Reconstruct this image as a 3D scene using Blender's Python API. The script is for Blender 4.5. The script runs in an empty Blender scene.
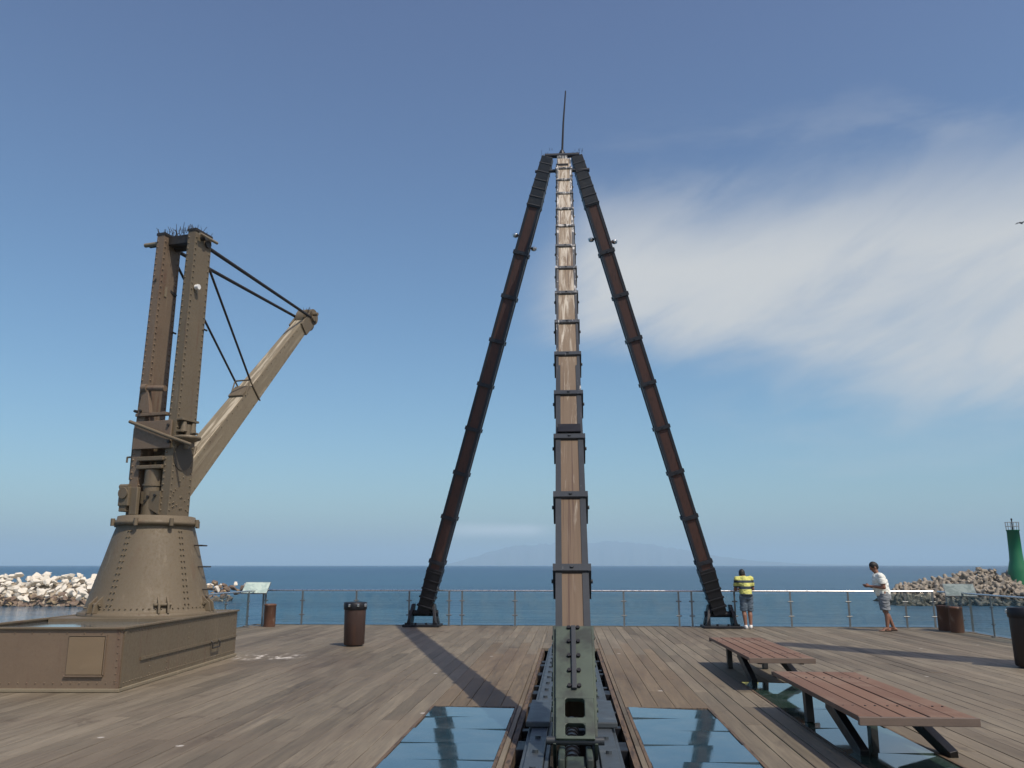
import bpy, bmesh, math, random
from mathutils import Vector, Matrix, Quaternion
R = math.radians
rnd = random.Random(7)
scene = bpy.context.scene
COL = scene.collection

# ------------------------------------------------------------------ camera
CAM_H, CAM_YAW, CAM_F = 1.7, R(3.86), 830.0
CAM_PITCH = math.atan((565.3 - 384) / CAM_F)
cd = bpy.data.cameras.new('camera')
cam = bpy.data.objects.new('camera', cd); COL.objects.link(cam)
cam.location = (0, 0, CAM_H)
cam.rotation_euler = (R(90) + CAM_PITCH, 0, CAM_YAW)
cd.sensor_width = 36.0; cd.lens = 36.0 * CAM_F / 1024.0
cd.clip_start = 0.1; cd.clip_end = 200000.0
scene.camera = cam

# ------------------------------------------------------------------ sun, sky, exposure
KX, KY = -0.46, 0.52                       # shadow offset per metre of height
SUN_EL = math.atan(1.0 / math.hypot(KX, KY))
SUN_AZ = math.atan2(-KX, -KY)              # clockwise from +Y
sd = bpy.data.lights.new('sun', 'SUN'); sd.energy = 3.6; sd.angle = R(0.55); sd.color = (1.0, 0.915, 0.775)
sun = bpy.data.objects.new('sun', sd); COL.objects.link(sun)
sun.location = (20, -20, 40)
sun.rotation_euler = Vector((KX, KY, -1.0)).to_track_quat('-Z', 'Y').to_euler()

world = bpy.data.worlds.new('World'); scene.world = world; world.use_nodes = True
vs = scene.view_settings
vs.view_transform = 'Standard'; vs.look = 'None'; vs.gamma = 1.0; vs.use_curve_mapping = False
vs.exposure = 0.0
scene.render.engine = 'CYCLES'
scene.cycles.use_denoising = True
scene.cycles.max_bounces = 8; scene.cycles.transparent_max_bounces = 16
scene.cycles.volume_bounces = 1

class NG:
    """small helper for writing node graphs"""
    def __init__(self, nt): self.nt = nt; self.L = nt.links
    def node(self, t, **kw):
        n = self.nt.nodes.new(t)
        for k, v in kw.items(): setattr(n, k, v)
        return n
    def put(self, sock, v):
        if isinstance(v, bpy.types.NodeSocket): self.L.new(v, sock)
        elif v is not None: sock.default_value = v
    def m(self, op, a, b=None, c=None, clamp=False):
        n = self.node('ShaderNodeMath', operation=op, use_clamp=clamp)
        for i, v in enumerate((a, b, c)): self.put(n.inputs[i], v)
        return n.outputs[0]
    def ramp(self, v, a, b, lo=0.0, hi=1.0):
        n = self.node('ShaderNodeMapRange', interpolation_type='SMOOTHSTEP')
        self.put(n.inputs[0], v); self.put(n.inputs[1], a); self.put(n.inputs[2], b)
        self.put(n.inputs[3], lo); self.put(n.inputs[4], hi)
        return n.outputs[0]
    def mix(self, f, a, b, mode='MIX'):
        n = self.node('ShaderNodeMix', data_type='RGBA', blend_type=mode)
        self.put(n.inputs[0], f)
        for i, v in ((6, a), (7, b)):
            self.put(n.inputs[i], tuple(v) + (1,) if isinstance(v, (tuple, list)) and len(v) == 3 else v)
        return n.outputs[2]
    def noise(self, vec, scale=5, detail=4, rough=0.55, dist=0.0):
        n = self.node('ShaderNodeTexNoise')
        if vec is not None: self.L.new(vec, n.inputs['Vector'])
        n.inputs['Scale'].default_value = scale; n.inputs['Detail'].default_value = detail
        n.inputs['Roughness'].default_value = rough; n.inputs['Distortion'].default_value = dist
        return n.outputs[0]
    def mapping(self, vec, scale=(1, 1, 1), loc=(0, 0, 0), rot=(0, 0, 0)):
        n = self.node('ShaderNodeMapping'); self.L.new(vec, n.inputs[0])
        n.inputs['Location'].default_value = loc; n.inputs['Scale'].default_value = scale
        n.inputs['Rotation'].default_value = rot
        return n.outputs[0]
    def xyz(self, vec):
        n = self.node('ShaderNodeSeparateXYZ'); self.L.new(vec, n.inputs[0]); return n.outputs
    def comb(self, x, y, z):
        n = self.node('ShaderNodeCombineXYZ')
        for i, v in enumerate((x, y, z)): self.put(n.inputs[i], v)
        return n.outputs[0]

def build_world():
    nt = world.node_tree; nt.nodes.clear(); g = NG(nt)
    sky = g.node('ShaderNodeTexSky', sky_type='NISHITA')
    sky.sun_disc = False; sky.sun_elevation = SUN_EL; sky.sun_rotation = SUN_AZ
    sky.altitude = 0; sky.air_density = 1.0; sky.dust_density = 1.6; sky.ozone_density = 2.2
    tc = g.node('ShaderNodeTexCoord')
    d = tc.outputs['Generated']
    x, y, z = g.xyz(d)
    az = g.m('ARCTAN2', x, y)                      # 0 along the pier, to the right positive
    el = g.m('ARCSINE', z)
    # thin cloud fanning out to the right
    p = g.comb(az, g.m('MULTIPLY', el, 1.0), 0.0)
    pr = g.mapping(p, (1, 1, 1), rot=(0, 0, R(-22)))
    n1 = g.noise(g.mapping(pr, (4.0, 11, 1)), 1.0, 7, 0.57, 0.5)
    n2 = g.noise(g.mapping(pr, (1.6, 5.5, 1), (3.1, 1.7, 0)), 1.0, 4, 0.55)
    wob = g.m('MULTIPLY', g.m('SUBTRACT', n1, 0.5), 0.10)
    u = g.m('ADD', g.m('SUBTRACT', az, CL['u0']), wob)
    lo = g.m('ADD', g.m('MULTIPLY', u, CL['lo1']), CL['lo0'])
    hi = g.m('MINIMUM', g.m('ADD', g.m('MULTIPLY', u, 0.95), 0.335), g.m('ADD', g.m('MULTIPLY', u, CL['hi1']), CL['hi0']))
    e2 = g.m('ADD', el, wob)
    m1 = g.ramp(g.m('SUBTRACT', e2, lo), -0.05, 0.05)
    m2 = g.ramp(g.m('SUBTRACT', hi, e2), -0.05, 0.09)
    m3 = g.ramp(u, -0.03, 0.11)
    body = g.m('MULTIPLY', g.m('MULTIPLY', m1, m2), m3)
    dens = g.ramp(g.m('ADD', g.m('MULTIPLY', n1, 0.5), g.m('MULTIPLY', n2, 0.5)), 0.28, 0.54, 0.36, 1.0)
    cloud = g.m('MULTIPLY', g.m('MULTIPLY', body, dens), CL['amt'])
    # faint veil elsewhere in that quarter, and a low bank over the far hills
    n3 = g.noise(g.mapping(p, (3.0, 12, 1), (7, 2, 0), rot=(0, 0, R(-14))), 1.0, 5, 0.6, 0.3)
    veil = g.m('MULTIPLY', g.ramp(n3, 0.5, 0.75, 0, 0.16), g.m('MULTIPLY', g.ramp(az, -0.15, 0.25), g.ramp(el, 0.56, 0.46)))
    b1 = g.ramp(g.m('SUBTRACT', el, g.m('ADD', CL['bank_el'], g.m('MULTIPLY', wob, 0.12))), -0.008, 0.004)
    b2 = g.ramp(g.m('SUBTRACT', g.m('ADD', CL['bank_el'], 0.012), g.m('ADD', el, g.m('MULTIPLY', wob, 0.16))), -0.004, 0.008)
    b3 = g.m('MULTIPLY', g.ramp(az, CL['bank_a0'], CL['bank_a0'] + 0.05), g.ramp(az, CL['bank_a1'], CL['bank_a1'] - 0.04))
    bank = g.m('MULTIPLY', g.m('MULTIPLY', b1, b2), g.m('MULTIPLY', b3, g.ramp(n1, 0.25, 0.6, 0.35, 0.85)))
    hs = g.node('ShaderNodeHueSaturation')
    hs.inputs['Hue'].default_value = SKY['hue']; hs.inputs['Saturation'].default_value = SKY['sat']
    hs.inputs['Value'].default_value = SKY['val']
    nt.links.new(sky.outputs[0], hs.inputs['Color'])
    hi_t = g.ramp(el, 0.25, 0.85)
    c0 = g.mix(hi_t, hs.outputs[0], g.mix(1.0, hs.outputs[0], SKY['top'], 'MULTIPLY'))
    c0 = g.mix(g.ramp(el, 0.50, 0.10), c0, g.mix(1.0, c0, SKY['low'], 'MULTIPLY'))
    c1 = g.mix(g.m('ADD', veil, 0.0, clamp=True), c0, SKY['cloud'])
    c2 = g.mix(g.m('ADD', cloud, 0.0, clamp=True), c1, SKY['cloud'])
    c3 = g.mix(g.m('ADD', bank, 0.0, clamp=True), c2, SKY['bank'])
    bg = g.node('ShaderNodeBackground'); bg.inputs['Strength'].default_value = SKY['strength']
    nt.links.new(c3, bg.inputs['Color'])
    out = g.node('ShaderNodeOutputWorld'); nt.links.new(bg.outputs[0], out.inputs['Surface'])

SKY = dict(hue=0.5, sat=1.12, val=1.26, strength=0.1, top=(1.16, 0.94, 0.95), low=(0.86, 1.005, 1.0),
           cloud=(6.5, 6.6, 6.6), bank=(8.6, 9.2, 9.4))
CL = dict(u0=-0.065, lo0=0.300, lo1=-0.24, hi0=0.432, hi1=-0.01, amt=0.95, bank_el=0.036, bank_a0=-0.17, bank_a1=-0.01)
build_world()

def ray(px, py):
    cx = (px - 512) / CAM_F; cy = -(py - 384) / CAM_F
    a = cx; b = math.cos(CAM_PITCH) - cy * math.sin(CAM_PITCH); c = math.sin(CAM_PITCH) + cy * math.cos(CAM_PITCH)
    co, si = math.cos(CAM_YAW), math.sin(CAM_YAW)
    return Vector((co * a - si * b, si * a + co * b, c))
def at(px, py, Y):
    """the point seen at a pixel of the photograph, at distance Y along the pier"""
    d = ray(px, py); return Vector((d.x * Y / d.y, Y, CAM_H + d.z * Y / d.y))

# ------------------------------------------------------------------ materials
def new_mat(name):
    m = bpy.data.materials.new(name); m.use_nodes = True
    nt = m.node_tree; nt.nodes.clear(); g = NG(nt)
    out = g.node('ShaderNodeOutputMaterial'); b = g.node('ShaderNodeBsdfPrincipled')
    nt.links.new(b.outputs[0], out.inputs['Surface'])
    tc = g.node('ShaderNodeTexCoord')
    return m, g, b, out, tc.outputs['Object']
def bump(g, b, h, strength=0.3, dist=0.01):
    n = g.node('ShaderNodeBump'); n.inputs['Strength'].default_value = strength; n.inputs['Distance'].default_value = dist
    g.L.new(h, n.inputs['Height']); g.L.new(n.outputs[0], b.inputs['Normal'])

def paint(name, col, rust, pale, axis_rot=0.0, run=(6, 6, 0.45), amt=0.5, pt=(0.58, 0.70)):
    """old paint with rust runs, pale salt streaks and grime"""
    m, g, b, out, P = new_mat(name)
    Q = g.mapping(P, rot=(0, axis_rot, 0)) if axis_rot else P
    n = g.noise(P, 2.0, 5, 0.6); fine = g.noise(P, 22, 5, 0.65)
    c = g.mix(n, tuple(v * .84 for v in col), tuple(v * 1.16 for v in col))
    c = g.mix(g.ramp(fine, 0.55, 0.75, 0, 0.35), c, g.mix(1.0, c, (0.7, 0.66, 0.62), 'MULTIPLY'))
    runs = g.noise(g.mapping(Q, run, (3, 1, 2)), 1.0, 6, 0.62, 0.3); where = g.noise(P, 0.9, 3, 0.5)
    c = g.mix(g.m('MULTIPLY', g.ramp(runs, 0.52, 0.68, 0, amt), g.ramp(where, 0.40, 0.60)), c, rust)
    pl = g.noise(g.mapping(Q, run, (8, 5, 7)), 1.3, 6, 0.66, 0.3)
    c = g.mix(g.ramp(pl, pt[0], pt[1], 0, pale[3]), c, pale[:3])
    spots = g.noise(P, 9, 6, 0.7)
    c = g.mix(g.ramp(spots, 0.66, 0.72, 0, 0.8), c, tuple(v * .8 for v in rust))
    g.put(b.inputs['Base Color'], c); g.put(b.inputs['Roughness'], g.ramp(fine, 0.3, 0.7, 0.5, 0.8))
    bump(g, b, g.m('ADD', fine, g.m('MULTIPLY', n, 2.0)), 0.25, 0.006)
    return m

def simple(name, col, rough=0.6, metal=0.0, var=0.25, scale=6.0, col2=None, amt2=(0.55, 0.7), scale2=2.5, stretch=(1, 1, 1), bs=0.15, bd=0.006, island=0.0):
    m, g, b, out, P = new_mat(name)
    n = g.noise(g.mapping(P, stretch), scale, 5, 0.6)
    c = g.mix(n, tuple(v * (1 - var) for v in col), tuple(min(1, v * (1 + var)) for v in col))
    if col2:
        n2 = g.noise(g.mapping(P, stretch, (5, 3, 8)), scale2, 6, 0.62, 0.4)
        c = g.mix(g.ramp(n2, amt2[0], amt2[1]), c, col2)
    if island:
        geo = g.node('ShaderNodeNewGeometry')
        c = g.mix(1.0, c, g.comb(*[g.m('ADD', 1 - island, g.m('MULTIPLY', geo.outputs['Random Per Island'], 2 * island))] * 3), 'MULTIPLY')
    g.put(b.inputs['Base Color'], c)
    b.inputs['Metallic'].default_value = metal
    g.put(b.inputs['Roughness'], g.ramp(n, 0.2, 0.8, max(0.05, rough - 0.1), min(1, rough + 0.1)))
    if bs: bump(g, b, g.noise(P, scale * 5, 4, 0.6), bs, bd)
    return m

M = {}
M['crane'] = paint('olive_brown_paint', (0.143, 0.114, 0.074), (0.115, 0.064, 0.040), (0.27, 0.225, 0.16, 0.35))
M['crane_rust'] = paint('reddish_worn_paint', (0.168, 0.123, 0.084), (0.120, 0.062, 0.042), (0.25, 0.195, 0.13, 0.5), amt=0.7)
M['crane_pale'] = paint('pale_weathered_paint', (0.225, 0.19, 0.13), (0.15, 0.095, 0.06), (0.36, 0.31, 0.225, 0.5))
M['jib_side'] = paint('worn_jib_cheek_paint', (0.20, 0.165, 0.11), (0.11, 0.07, 0.045), (0.32, 0.275, 0.195, 0.6), R(47.3), (0.6, 8, 8), 0.5, (0.50, 0.64))
M['jib'] = paint('bleached_jib_paint', (0.225, 0.188, 0.125), (0.11, 0.075, 0.05), (0.52, 0.46, 0.35, 0.85), R(47.3), (0.6, 9, 9), 0.55, (0.47, 0.58))
M['crane_shade'] = simple('painted_shade_brown', (0.075, 0.062, 0.046), 0.6, 0.1, 0.3, 5)  # shade tone for the disc below the gear wheel
M['crane_dark'] = simple('dark_greasy_steel', (0.035, 0.031, 0.028), 0.5, 0.2, 0.3, 6)
M['hatch'] = simple('ochre_hatch_paint', (0.20, 0.148, 0.092), 0.6, 0, 0.12, 3.0, (0.24, 0.185, 0.12), (0.55, 0.75), 2.0)
M['steel_dark'] = simple('black_steel', (0.008, 0.009, 0.013), 0.5, 0.2, 0.3, 6)
M['steel_blue'] = simple('blue_grey_painted_steel', (0.050, 0.062, 0.072), 0.5, 0.1, 0.25, 5, (0.10, 0.11, 0.11), (0.58, 0.75), 4)
M['steel_navy'] = simple('dark_navy_painted_steel', (0.017, 0.021, 0.030), 0.5, 0.1, 0.25, 5)
M['cast_blue'] = simple('blue_black_cast_iron', (0.018, 0.022, 0.029), 0.5, 0.1, 0.3, 5, (0.045, 0.045, 0.042), (0.56, 0.75), 6)
M['green_cast'] = simple('green_cast_iron', (0.058, 0.080, 0.062), 0.5, 0.1, 0.25, 4, (0.028, 0.036, 0.032), (0.46, 0.66), 3.5)
M['leg_wood'] = simple('dark_red_brown_timber', (0.060, 0.026, 0.020), 0.6, 0, 0.35, 5, (0.03, 0.016, 0.014), (0.5, 0.7), 4, (6, 6, 0.5), 0.3)
M['stainless'] = simple('stainless_steel', (0.62, 0.62, 0.62), 0.28, 1.0, 0.06, 9, bs=0)
M['post_steel'] = simple('dull_grey_post_steel', (0.20, 0.21, 0.21), 0.45, 0.7, 0.15, 9, bs=0)
M['bin'] = simple('rusty_brown_bin_steel', (0.068, 0.042, 0.036), 0.5, 0.2, 0.25, 5, (0.09, 0.048, 0.034), (0.5, 0.7), 2.5, (3, 3, 0.6), 0.15)
M['rusty'] = simple('orange_brown_rusty_steel', (0.125, 0.06, 0.038), 0.75, 0.1, 0.3, 8, (0.22, 0.15, 0.11), (0.55, 0.7), 4, (2, 2, 0.6), 0.25)
M['bench_leg'] = simple('black_painted_bench_steel', (0.013, 0.013, 0.014), 0.45, 0.1, 0.2, 8)
M['white'] = simple('white_lamp_enamel', (0.75, 0.75, 0.72), 0.4)
M['skin'] = simple('brown_skin', (0.24, 0.118, 0.076), 0.5, 0, 0.1, 20, bs=0.05)
M['hair'] = simple('black_hair', (0.012, 0.010, 0.009), 0.6, 0, 0.4, 60, bs=0.5)
M['tee'] = simple('white_cotton', (0.78, 0.80, 0.74), 0.85, 0, 0.04, 6, bs=0.25, bd=0.02)
M['grey_shorts'] = simple('grey_cotton', (0.20, 0.22, 0.24), 0.85, 0, 0.12, 8, bs=0.25, bd=0.02)
M['denim'] = simple('faded_blue_denim', (0.085, 0.12, 0.16), 0.85, 0, 0.2, 9, (0.15, 0.19, 0.22), (0.5, 0.75), 5, bs=0.25, bd=0.02)
M['shoe_white'] = simple('white_shoe', (0.72, 0.72, 0.70), 0.6)
M['sandal'] = simple('dark_sandal_rubber', (0.02, 0.018, 0.016), 0.6)
M['phone'] = simple('black_phone_glass', (0.01, 0.01, 0.012), 0.15, bs=0)
M['green'] = simple('green_tower_paint', (0.013, 0.145, 0.058), 0.45, 0, 0.12, 0.8, (0.006, 0.075, 0.032), (0.55, 0.7), 0.5, (1, 1, 0.4))
M['tower_rail'] = simple('pale_grey_rail_paint', (0.35, 0.36, 0.36), 0.5)
M['boulder'] = simple('cream_limestone', (0.72, 0.67, 0.57), 0.9, 0, 0.12, 1.6, (0.55, 0.48, 0.38), (0.62, 0.76), 0.8, (1, 1, 1), 0.5, 0.05)
M['boulder_wet'] = simple('brown_wet_limestone', (0.17, 0.12, 0.085), 0.6, 0, 0.35, 1.4, (0.36, 0.28, 0.15), (0.55, 0.7), 0.9, (1, 1, 1), 0.5, 0.05)
M['tetra'] = simple('sandy_concrete', (0.29, 0.252, 0.20), 0.9, 0, 0.14, 1.5, (0.18, 0.158, 0.13), (0.56, 0.75), 0.7, (1, 1, 1), 0.4, 0.04)
M['tetra_wet'] = simple('dark_wet_concrete', (0.085, 0.075, 0.055), 0.6, 0, 0.3, 1.5, (0.16, 0.13, 0.09), (0.55, 0.75), 0.7, (1, 1, 1), 0.4, 0.04)
M['mound'] = simple('dark_rubble', (0.055, 0.047, 0.038), 0.95, 0, 0.3, 0.8)
M['mound_pale'] = simple('pale_rubble', (0.36, 0.31, 0.24), 0.95, 0, 0.3, 0.8)
M['joist'] = simple('dark_underdeck', (0.018, 0.014, 0.011), 0.9, 0, 0.3, 3)
M['trim'] = simple('tan_timber_trim', (0.13, 0.088, 0.056), 0.75, 0, 0.3, 5, (0.05, 0.036, 0.028), (0.46, 0.62), 5, (6, 0.8, 6), 0.3)
M['bin_shaded'] = simple('shade_toned_bin_steel', (0.028, 0.020, 0.018), 0.5, 0.2, 0.25, 5, (0.04, 0.025, 0.02), (0.5, 0.7), 2.5, (3, 3, 0.6), 0.15)  # bin brown darkened: the mast's shadow is put into the colour
M['bird'] = simple('dark_grey_plumage', (0.05, 0.05, 0.055), 0.7)

def deck_mat(name, a, b_, red):
    m, g, b, out, P = new_mat(name)
    geo = g.node('ShaderNodeNewGeometry'); rn = geo.outputs['Random Per Island']
    grain = g.noise(g.mapping(P, (26, 1.1, 20)), 1.0, 6, 0.65, 0.6)
    blot = g.noise(P, 0.42, 5, 0.6, 0.3)
    strk = g.noise(g.mapping(P, (1.6, 0.16, 1), (4, 2, 0)), 1.0, 4, 0.6, 0.4)
    c = g.mix(rn, a, b_)
    c = g.mix(g.ramp(grain, 0.3, 0.72), g.mix(1.0, c, (0.62, 0.60, 0.58), 'MULTIPLY'), c)
    c = g.mix(g.ramp(blot, 0.42, 0.66, 0, 0.6), c, red)
    c = g.mix(g.ramp(strk, 0.54, 0.74, 0, 0.45), c, (0.30, 0.255, 0.185))
    dk = g.noise(g.mapping(P, (0.9, 0.10, 1), (9, 4, 0)), 1.0, 4, 0.6, 0.5)
    c = g.mix(g.ramp(dk, 0.52, 0.66, 0, 0.75), c, g.mix(1.0, c, (0.62, 0.58, 0.56), 'MULTIPLY'))
    fine = g.noise(g.mapping(P, (60, 3.0, 1)), 1.0, 4, 0.7)
    stn = g.noise(g.mapping(P, (2.2, 1.0, 1), (5, 8, 0)), 1.0, 6, 0.68, 0.6)
    c = g.mix(g.ramp(stn, 0.58, 0.68, 0, 0.55), c, g.mix(1.0, c, (0.50, 0.47, 0.46), 'MULTIPLY'))
    c = g.mix(g.ramp(fine, 0.54, 0.74, 0, 0.6), c, g.mix(1.0, c, (0.45, 0.42, 0.40), 'MULTIPLY'))
    # dried salt and droppings spilled beside the crane base
    x, y, z = g.xyz(P)
    dx = g.m('DIVIDE', g.m('SUBTRACT', x, -5.75), 0.85); dy = g.m('DIVIDE', g.m('SUBTRACT', y, 16.2), 0.75)
    rr = g.m('SQRT', g.m('ADD', g.m('MULTIPLY', dx, dx), g.m('MULTIPLY', dy, dy)))
    sn = g.noise(g.mapping(P, (5, 2.2, 1)), 1.0, 6, 0.7, 0.5)
    spill = g.m('MULTIPLY', g.ramp(rr, 1.0, 0.35), g.ramp(sn, 0.50, 0.60))
    c = g.mix(spill, c, (0.62, 0.58, 0.52))
    v = g.node('ShaderNodeTexVoronoi'); v.inputs['Scale'].default_value = 0.9; v.inputs['Randomness'].default_value = 1.0
    g.L.new(P, v.inputs['Vector'])
    c = g.mix(g.ramp(v.outputs['Distance'], 0.045, 0.025, 0, 0.75), c, (0.55, 0.52, 0.47))
    g.put(b.inputs['Base Color'], c)
    g.put(b.inputs['Roughness'], g.ramp(grain, 0.2, 0.8, 0.62, 0.85))
    bump(g, b, g.m('ADD', grain, g.m('MULTIPLY', fine, 0.6)), 0.35, 0.004)
    return m
M['deck'] = deck_mat('weathered_deck_boards', (0.146, 0.123, 0.086), (0.250, 0.213, 0.153), (0.158, 0.124, 0.086))
M['deck_red'] = deck_mat('browner_deck_boards', (0.162, 0.123, 0.077), (0.230, 0.178, 0.115), (0.160, 0.116, 0.073))

def bench_mat():
    m, g, b, out, P = new_mat('red_brown_bench_slats')
    geo = g.node('ShaderNodeNewGeometry'); rn = geo.outputs['Random Per Island']
    grain = g.noise(g.mapping(P, (30, 1.2, 30)), 1.0, 6, 0.65, 0.4)
    blot = g.noise(P, 1.6, 5, 0.6)
    c = g.mix(rn, (0.118, 0.058, 0.034), (0.195, 0.106, 0.064))
    c = g.mix(g.ramp(grain, 0.35, 0.75, 0, 0.5), c, (0.20, 0.118, 0.075))
    c = g.mix(g.ramp(blot, 0.48, 0.68, 0, 0.65), c, (0.225, 0.150, 0.102))
    v = g.node('ShaderNodeTexVoronoi'); v.inputs['Scale'].default_value = 1.7
    g.L.new(g.mapping(P, (1, 0.7, 1), (0.3, 0.2, 0)), v.inputs['Vector'])
    c = g.mix(g.ramp(v.outputs['Distance'], 0.085, 0.05, 0, 0.9), c, (0.66, 0.62, 0.58))
    g.put(b.inputs['Base Color'], c); b.inputs['Roughness'].default_value = 0.72
    bump(g, b, grain, 0.5, 0.006)
    return m
M['bench'] = bench_mat()

def rear_wood():
    m, g, b, out, P = new_mat('bleached_orange_timber')
    x, y, z = g.xyz(P)
    grain = g.noise(g.mapping(P, (22, 0.9, 0.9)), 1.0, 6, 0.65, 0.5)
    blot = g.noise(g.mapping(P, (13, 0.75, 0.75)), 1.0, 7, 0.68, 0.8)
    c = g.mix(grain, (0.098, 0.068, 0.044), (0.178, 0.128, 0.086))
    c = g.mix(g.ramp(z, 2.5, 8.0, 0, 0.6), c, (0.28, 0.222, 0.155))
    thr = g.ramp(z, 0.5, 9.5, 0.64, 0.47)
    f = g.ramp(g.m('SUBTRACT', blot, thr), -0.06, 0.14)
    c = g.mix(g.m('MULTIPLY', f, g.ramp(z, 1.2, 3.0, 0.2, 0.95)), c, (0.50, 0.455, 0.375))
    crack = g.noise(g.mapping(P, (26, 0.30, 0.30), (2, 0, 0)), 1.0, 3, 0.6)
    c = g.mix(g.ramp(crack, 0.56, 0.66, 0, 0.75), c, (0.07, 0.04, 0.03))
    g.put(b.inputs['Base Color'], c); b.inputs['Roughness'].default_value = 0.75
    bump(g, b, g.m('ADD', grain, g.m('MULTIPLY', blot, 0.5)), 0.4, 0.006)
    return m
M['rear_wood'] = rear_wood()
def rear_steel():
    m, g, b, out, P = new_mat('blue_grey_streaked_steel')
    x, y, z = g.xyz(P)
    n = g.noise(P, 4, 5, 0.6)
    c = g.mix(n, (0.020, 0.025, 0.031), (0.044, 0.052, 0.060))
    c = g.mix(g.ramp(z, 4.0, 9.0, 0, 0.6), c, (0.16, 0.16, 0.155))
    blot = g.noise(g.mapping(P, (9, 2.0, 2.0), (3, 5, 1)), 1.0, 6, 0.7, 0.6)
    thr = g.ramp(z, 0.5, 9.5, 0.70, 0.50)
    f = g.ramp(g.m('SUBTRACT', blot, thr), 0.0, 0.08)
    c = g.mix(g.m('MULTIPLY', f, 0.85), c, (0.66, 0.64, 0.60))
    g.put(b.inputs['Base Color'], c); b.inputs['Roughness'].default_value = 0.5; b.inputs['Metallic'].default_value = 0.1
    bump(g, b, n, 0.2, 0.006)
    return m
M['rear_steel'] = rear_steel()

def glass_floor(name, col, rough=0.03, ior=2.3):
    m, g, b, out, P = new_mat(name)
    n = g.noise(P, 1.3, 4, 0.6)
    dust = g.noise(P, 3.0, 5, 0.65)
    c = g.mix(g.ramp(dust, 0.40, 0.72, 0.05, 0.40), col, (0.12, 0.15, 0.155))
    g.put(b.inputs['Base Color'], c)
    b.inputs['IOR'].default_value = ior
    g.put(b.inputs['Roughness'], g.ramp(dust, 0.35, 0.7, rough, rough + 0.05))
    bump(g, b, g.noise(P, 0.9, 2, 0.4), 0.02, 0.02)
    return m
M['floor_glass'] = glass_floor('floor_glass', (0.020, 0.055, 0.080))
M['strip_glass'] = glass_floor('greenish_floor_glass', (0.022, 0.050, 0.038), 0.03, 1.9)
M['tray_glass'] = glass_floor('grey_cover_glass', (0.10, 0.11, 0.11), 0.06)

def rail_glass():
    m = bpy.data.materials.new('rail_glass'); m.use_nodes = True
    nt = m.node_tree; nt.nodes.clear(); g = NG(nt)
    out = g.node('ShaderNodeOutputMaterial')
    tr = g.node('ShaderNodeBsdfTransparent'); tr.inputs[0].default_value = (0.90, 0.95, 0.95, 1)
    gl = g.node('ShaderNodeBsdfGlossy'); gl.inputs['Roughness'].default_value = 0.05
    df = g.node('ShaderNodeBsdfDiffuse'); df.inputs[0].default_value = (0.35, 0.42, 0.42, 1)
    tc = g.node('ShaderNodeTexCoord')
    n = g.noise(tc.outputs['Object'], 2.5, 5, 0.65)
    m0 = g.node('ShaderNodeMixShader'); g.put(m0.inputs[0], g.ramp(n, 0.35, 0.75, 0.01, 0.09))
    nt.links.new(tr.outputs[0], m0.inputs[1]); nt.links.new(df.outputs[0], m0.inputs[2])
    lw = g.node('ShaderNodeLayerWeight'); lw.inputs[0].default_value = 0.5
    fr = g.m('ADD', g.m('MULTIPLY', g.m('POWER', lw.outputs['Facing'], 5.0), 0.55), 0.03)
    m1 = g.node('ShaderNodeMixShader'); nt.links.new(fr, m1.inputs[0])
    nt.links.new(m0.outputs[0], m1.inputs[1]); nt.links.new(gl.outputs[0], m1.inputs[2])
    nt.links.new(m1.outputs[0], out.inputs['Surface'])
    return m
M['rail_glass'] = rail_glass()

def polo():
    m, g, b, out, P = new_mat('yellow_and_navy_striped_knit')
    x, y, z = g.xyz(P)
    c = (0.58, 0.58, 0.17)
    for z0, z1 in ((1.295, 1.225), (1.135, 1.055), (0.93, 0.80)):
        f = g.m('MULTIPLY', g.ramp(z, z0 + .006, z0 - .006), g.ramp(z, z1 - .006, z1 + .006))
        c = g.mix(f, c, (0.035, 0.05, 0.07))
    g.put(b.inputs['Base Color'], c); b.inputs['Roughness'].default_value = 0.85
    bump(g, b, g.noise(P, 9, 3), 0.3, 0.02)
    return m
M['polo'] = polo()

def info_face(ca, cb):
    m, g, b, out, P = new_mat('pale_printed_panel')
    n = g.noise(P, 6, 5, 0.6, 1.0)
    c = g.mix(g.ramp(n, 0.46, 0.58), ca, cb)
    g.put(b.inputs['Base Color'], c); b.inputs['Roughness'].default_value = 0.3
    return m
M['panel'] = info_face((0.50, 0.60, 0.53), (0.36, 0.46, 0.42)); M['panel_shaded'] = info_face((0.24, 0.29, 0.27), (0.15, 0.19, 0.18))  # second face is a darker copy, backlit shade put into its colours

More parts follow.
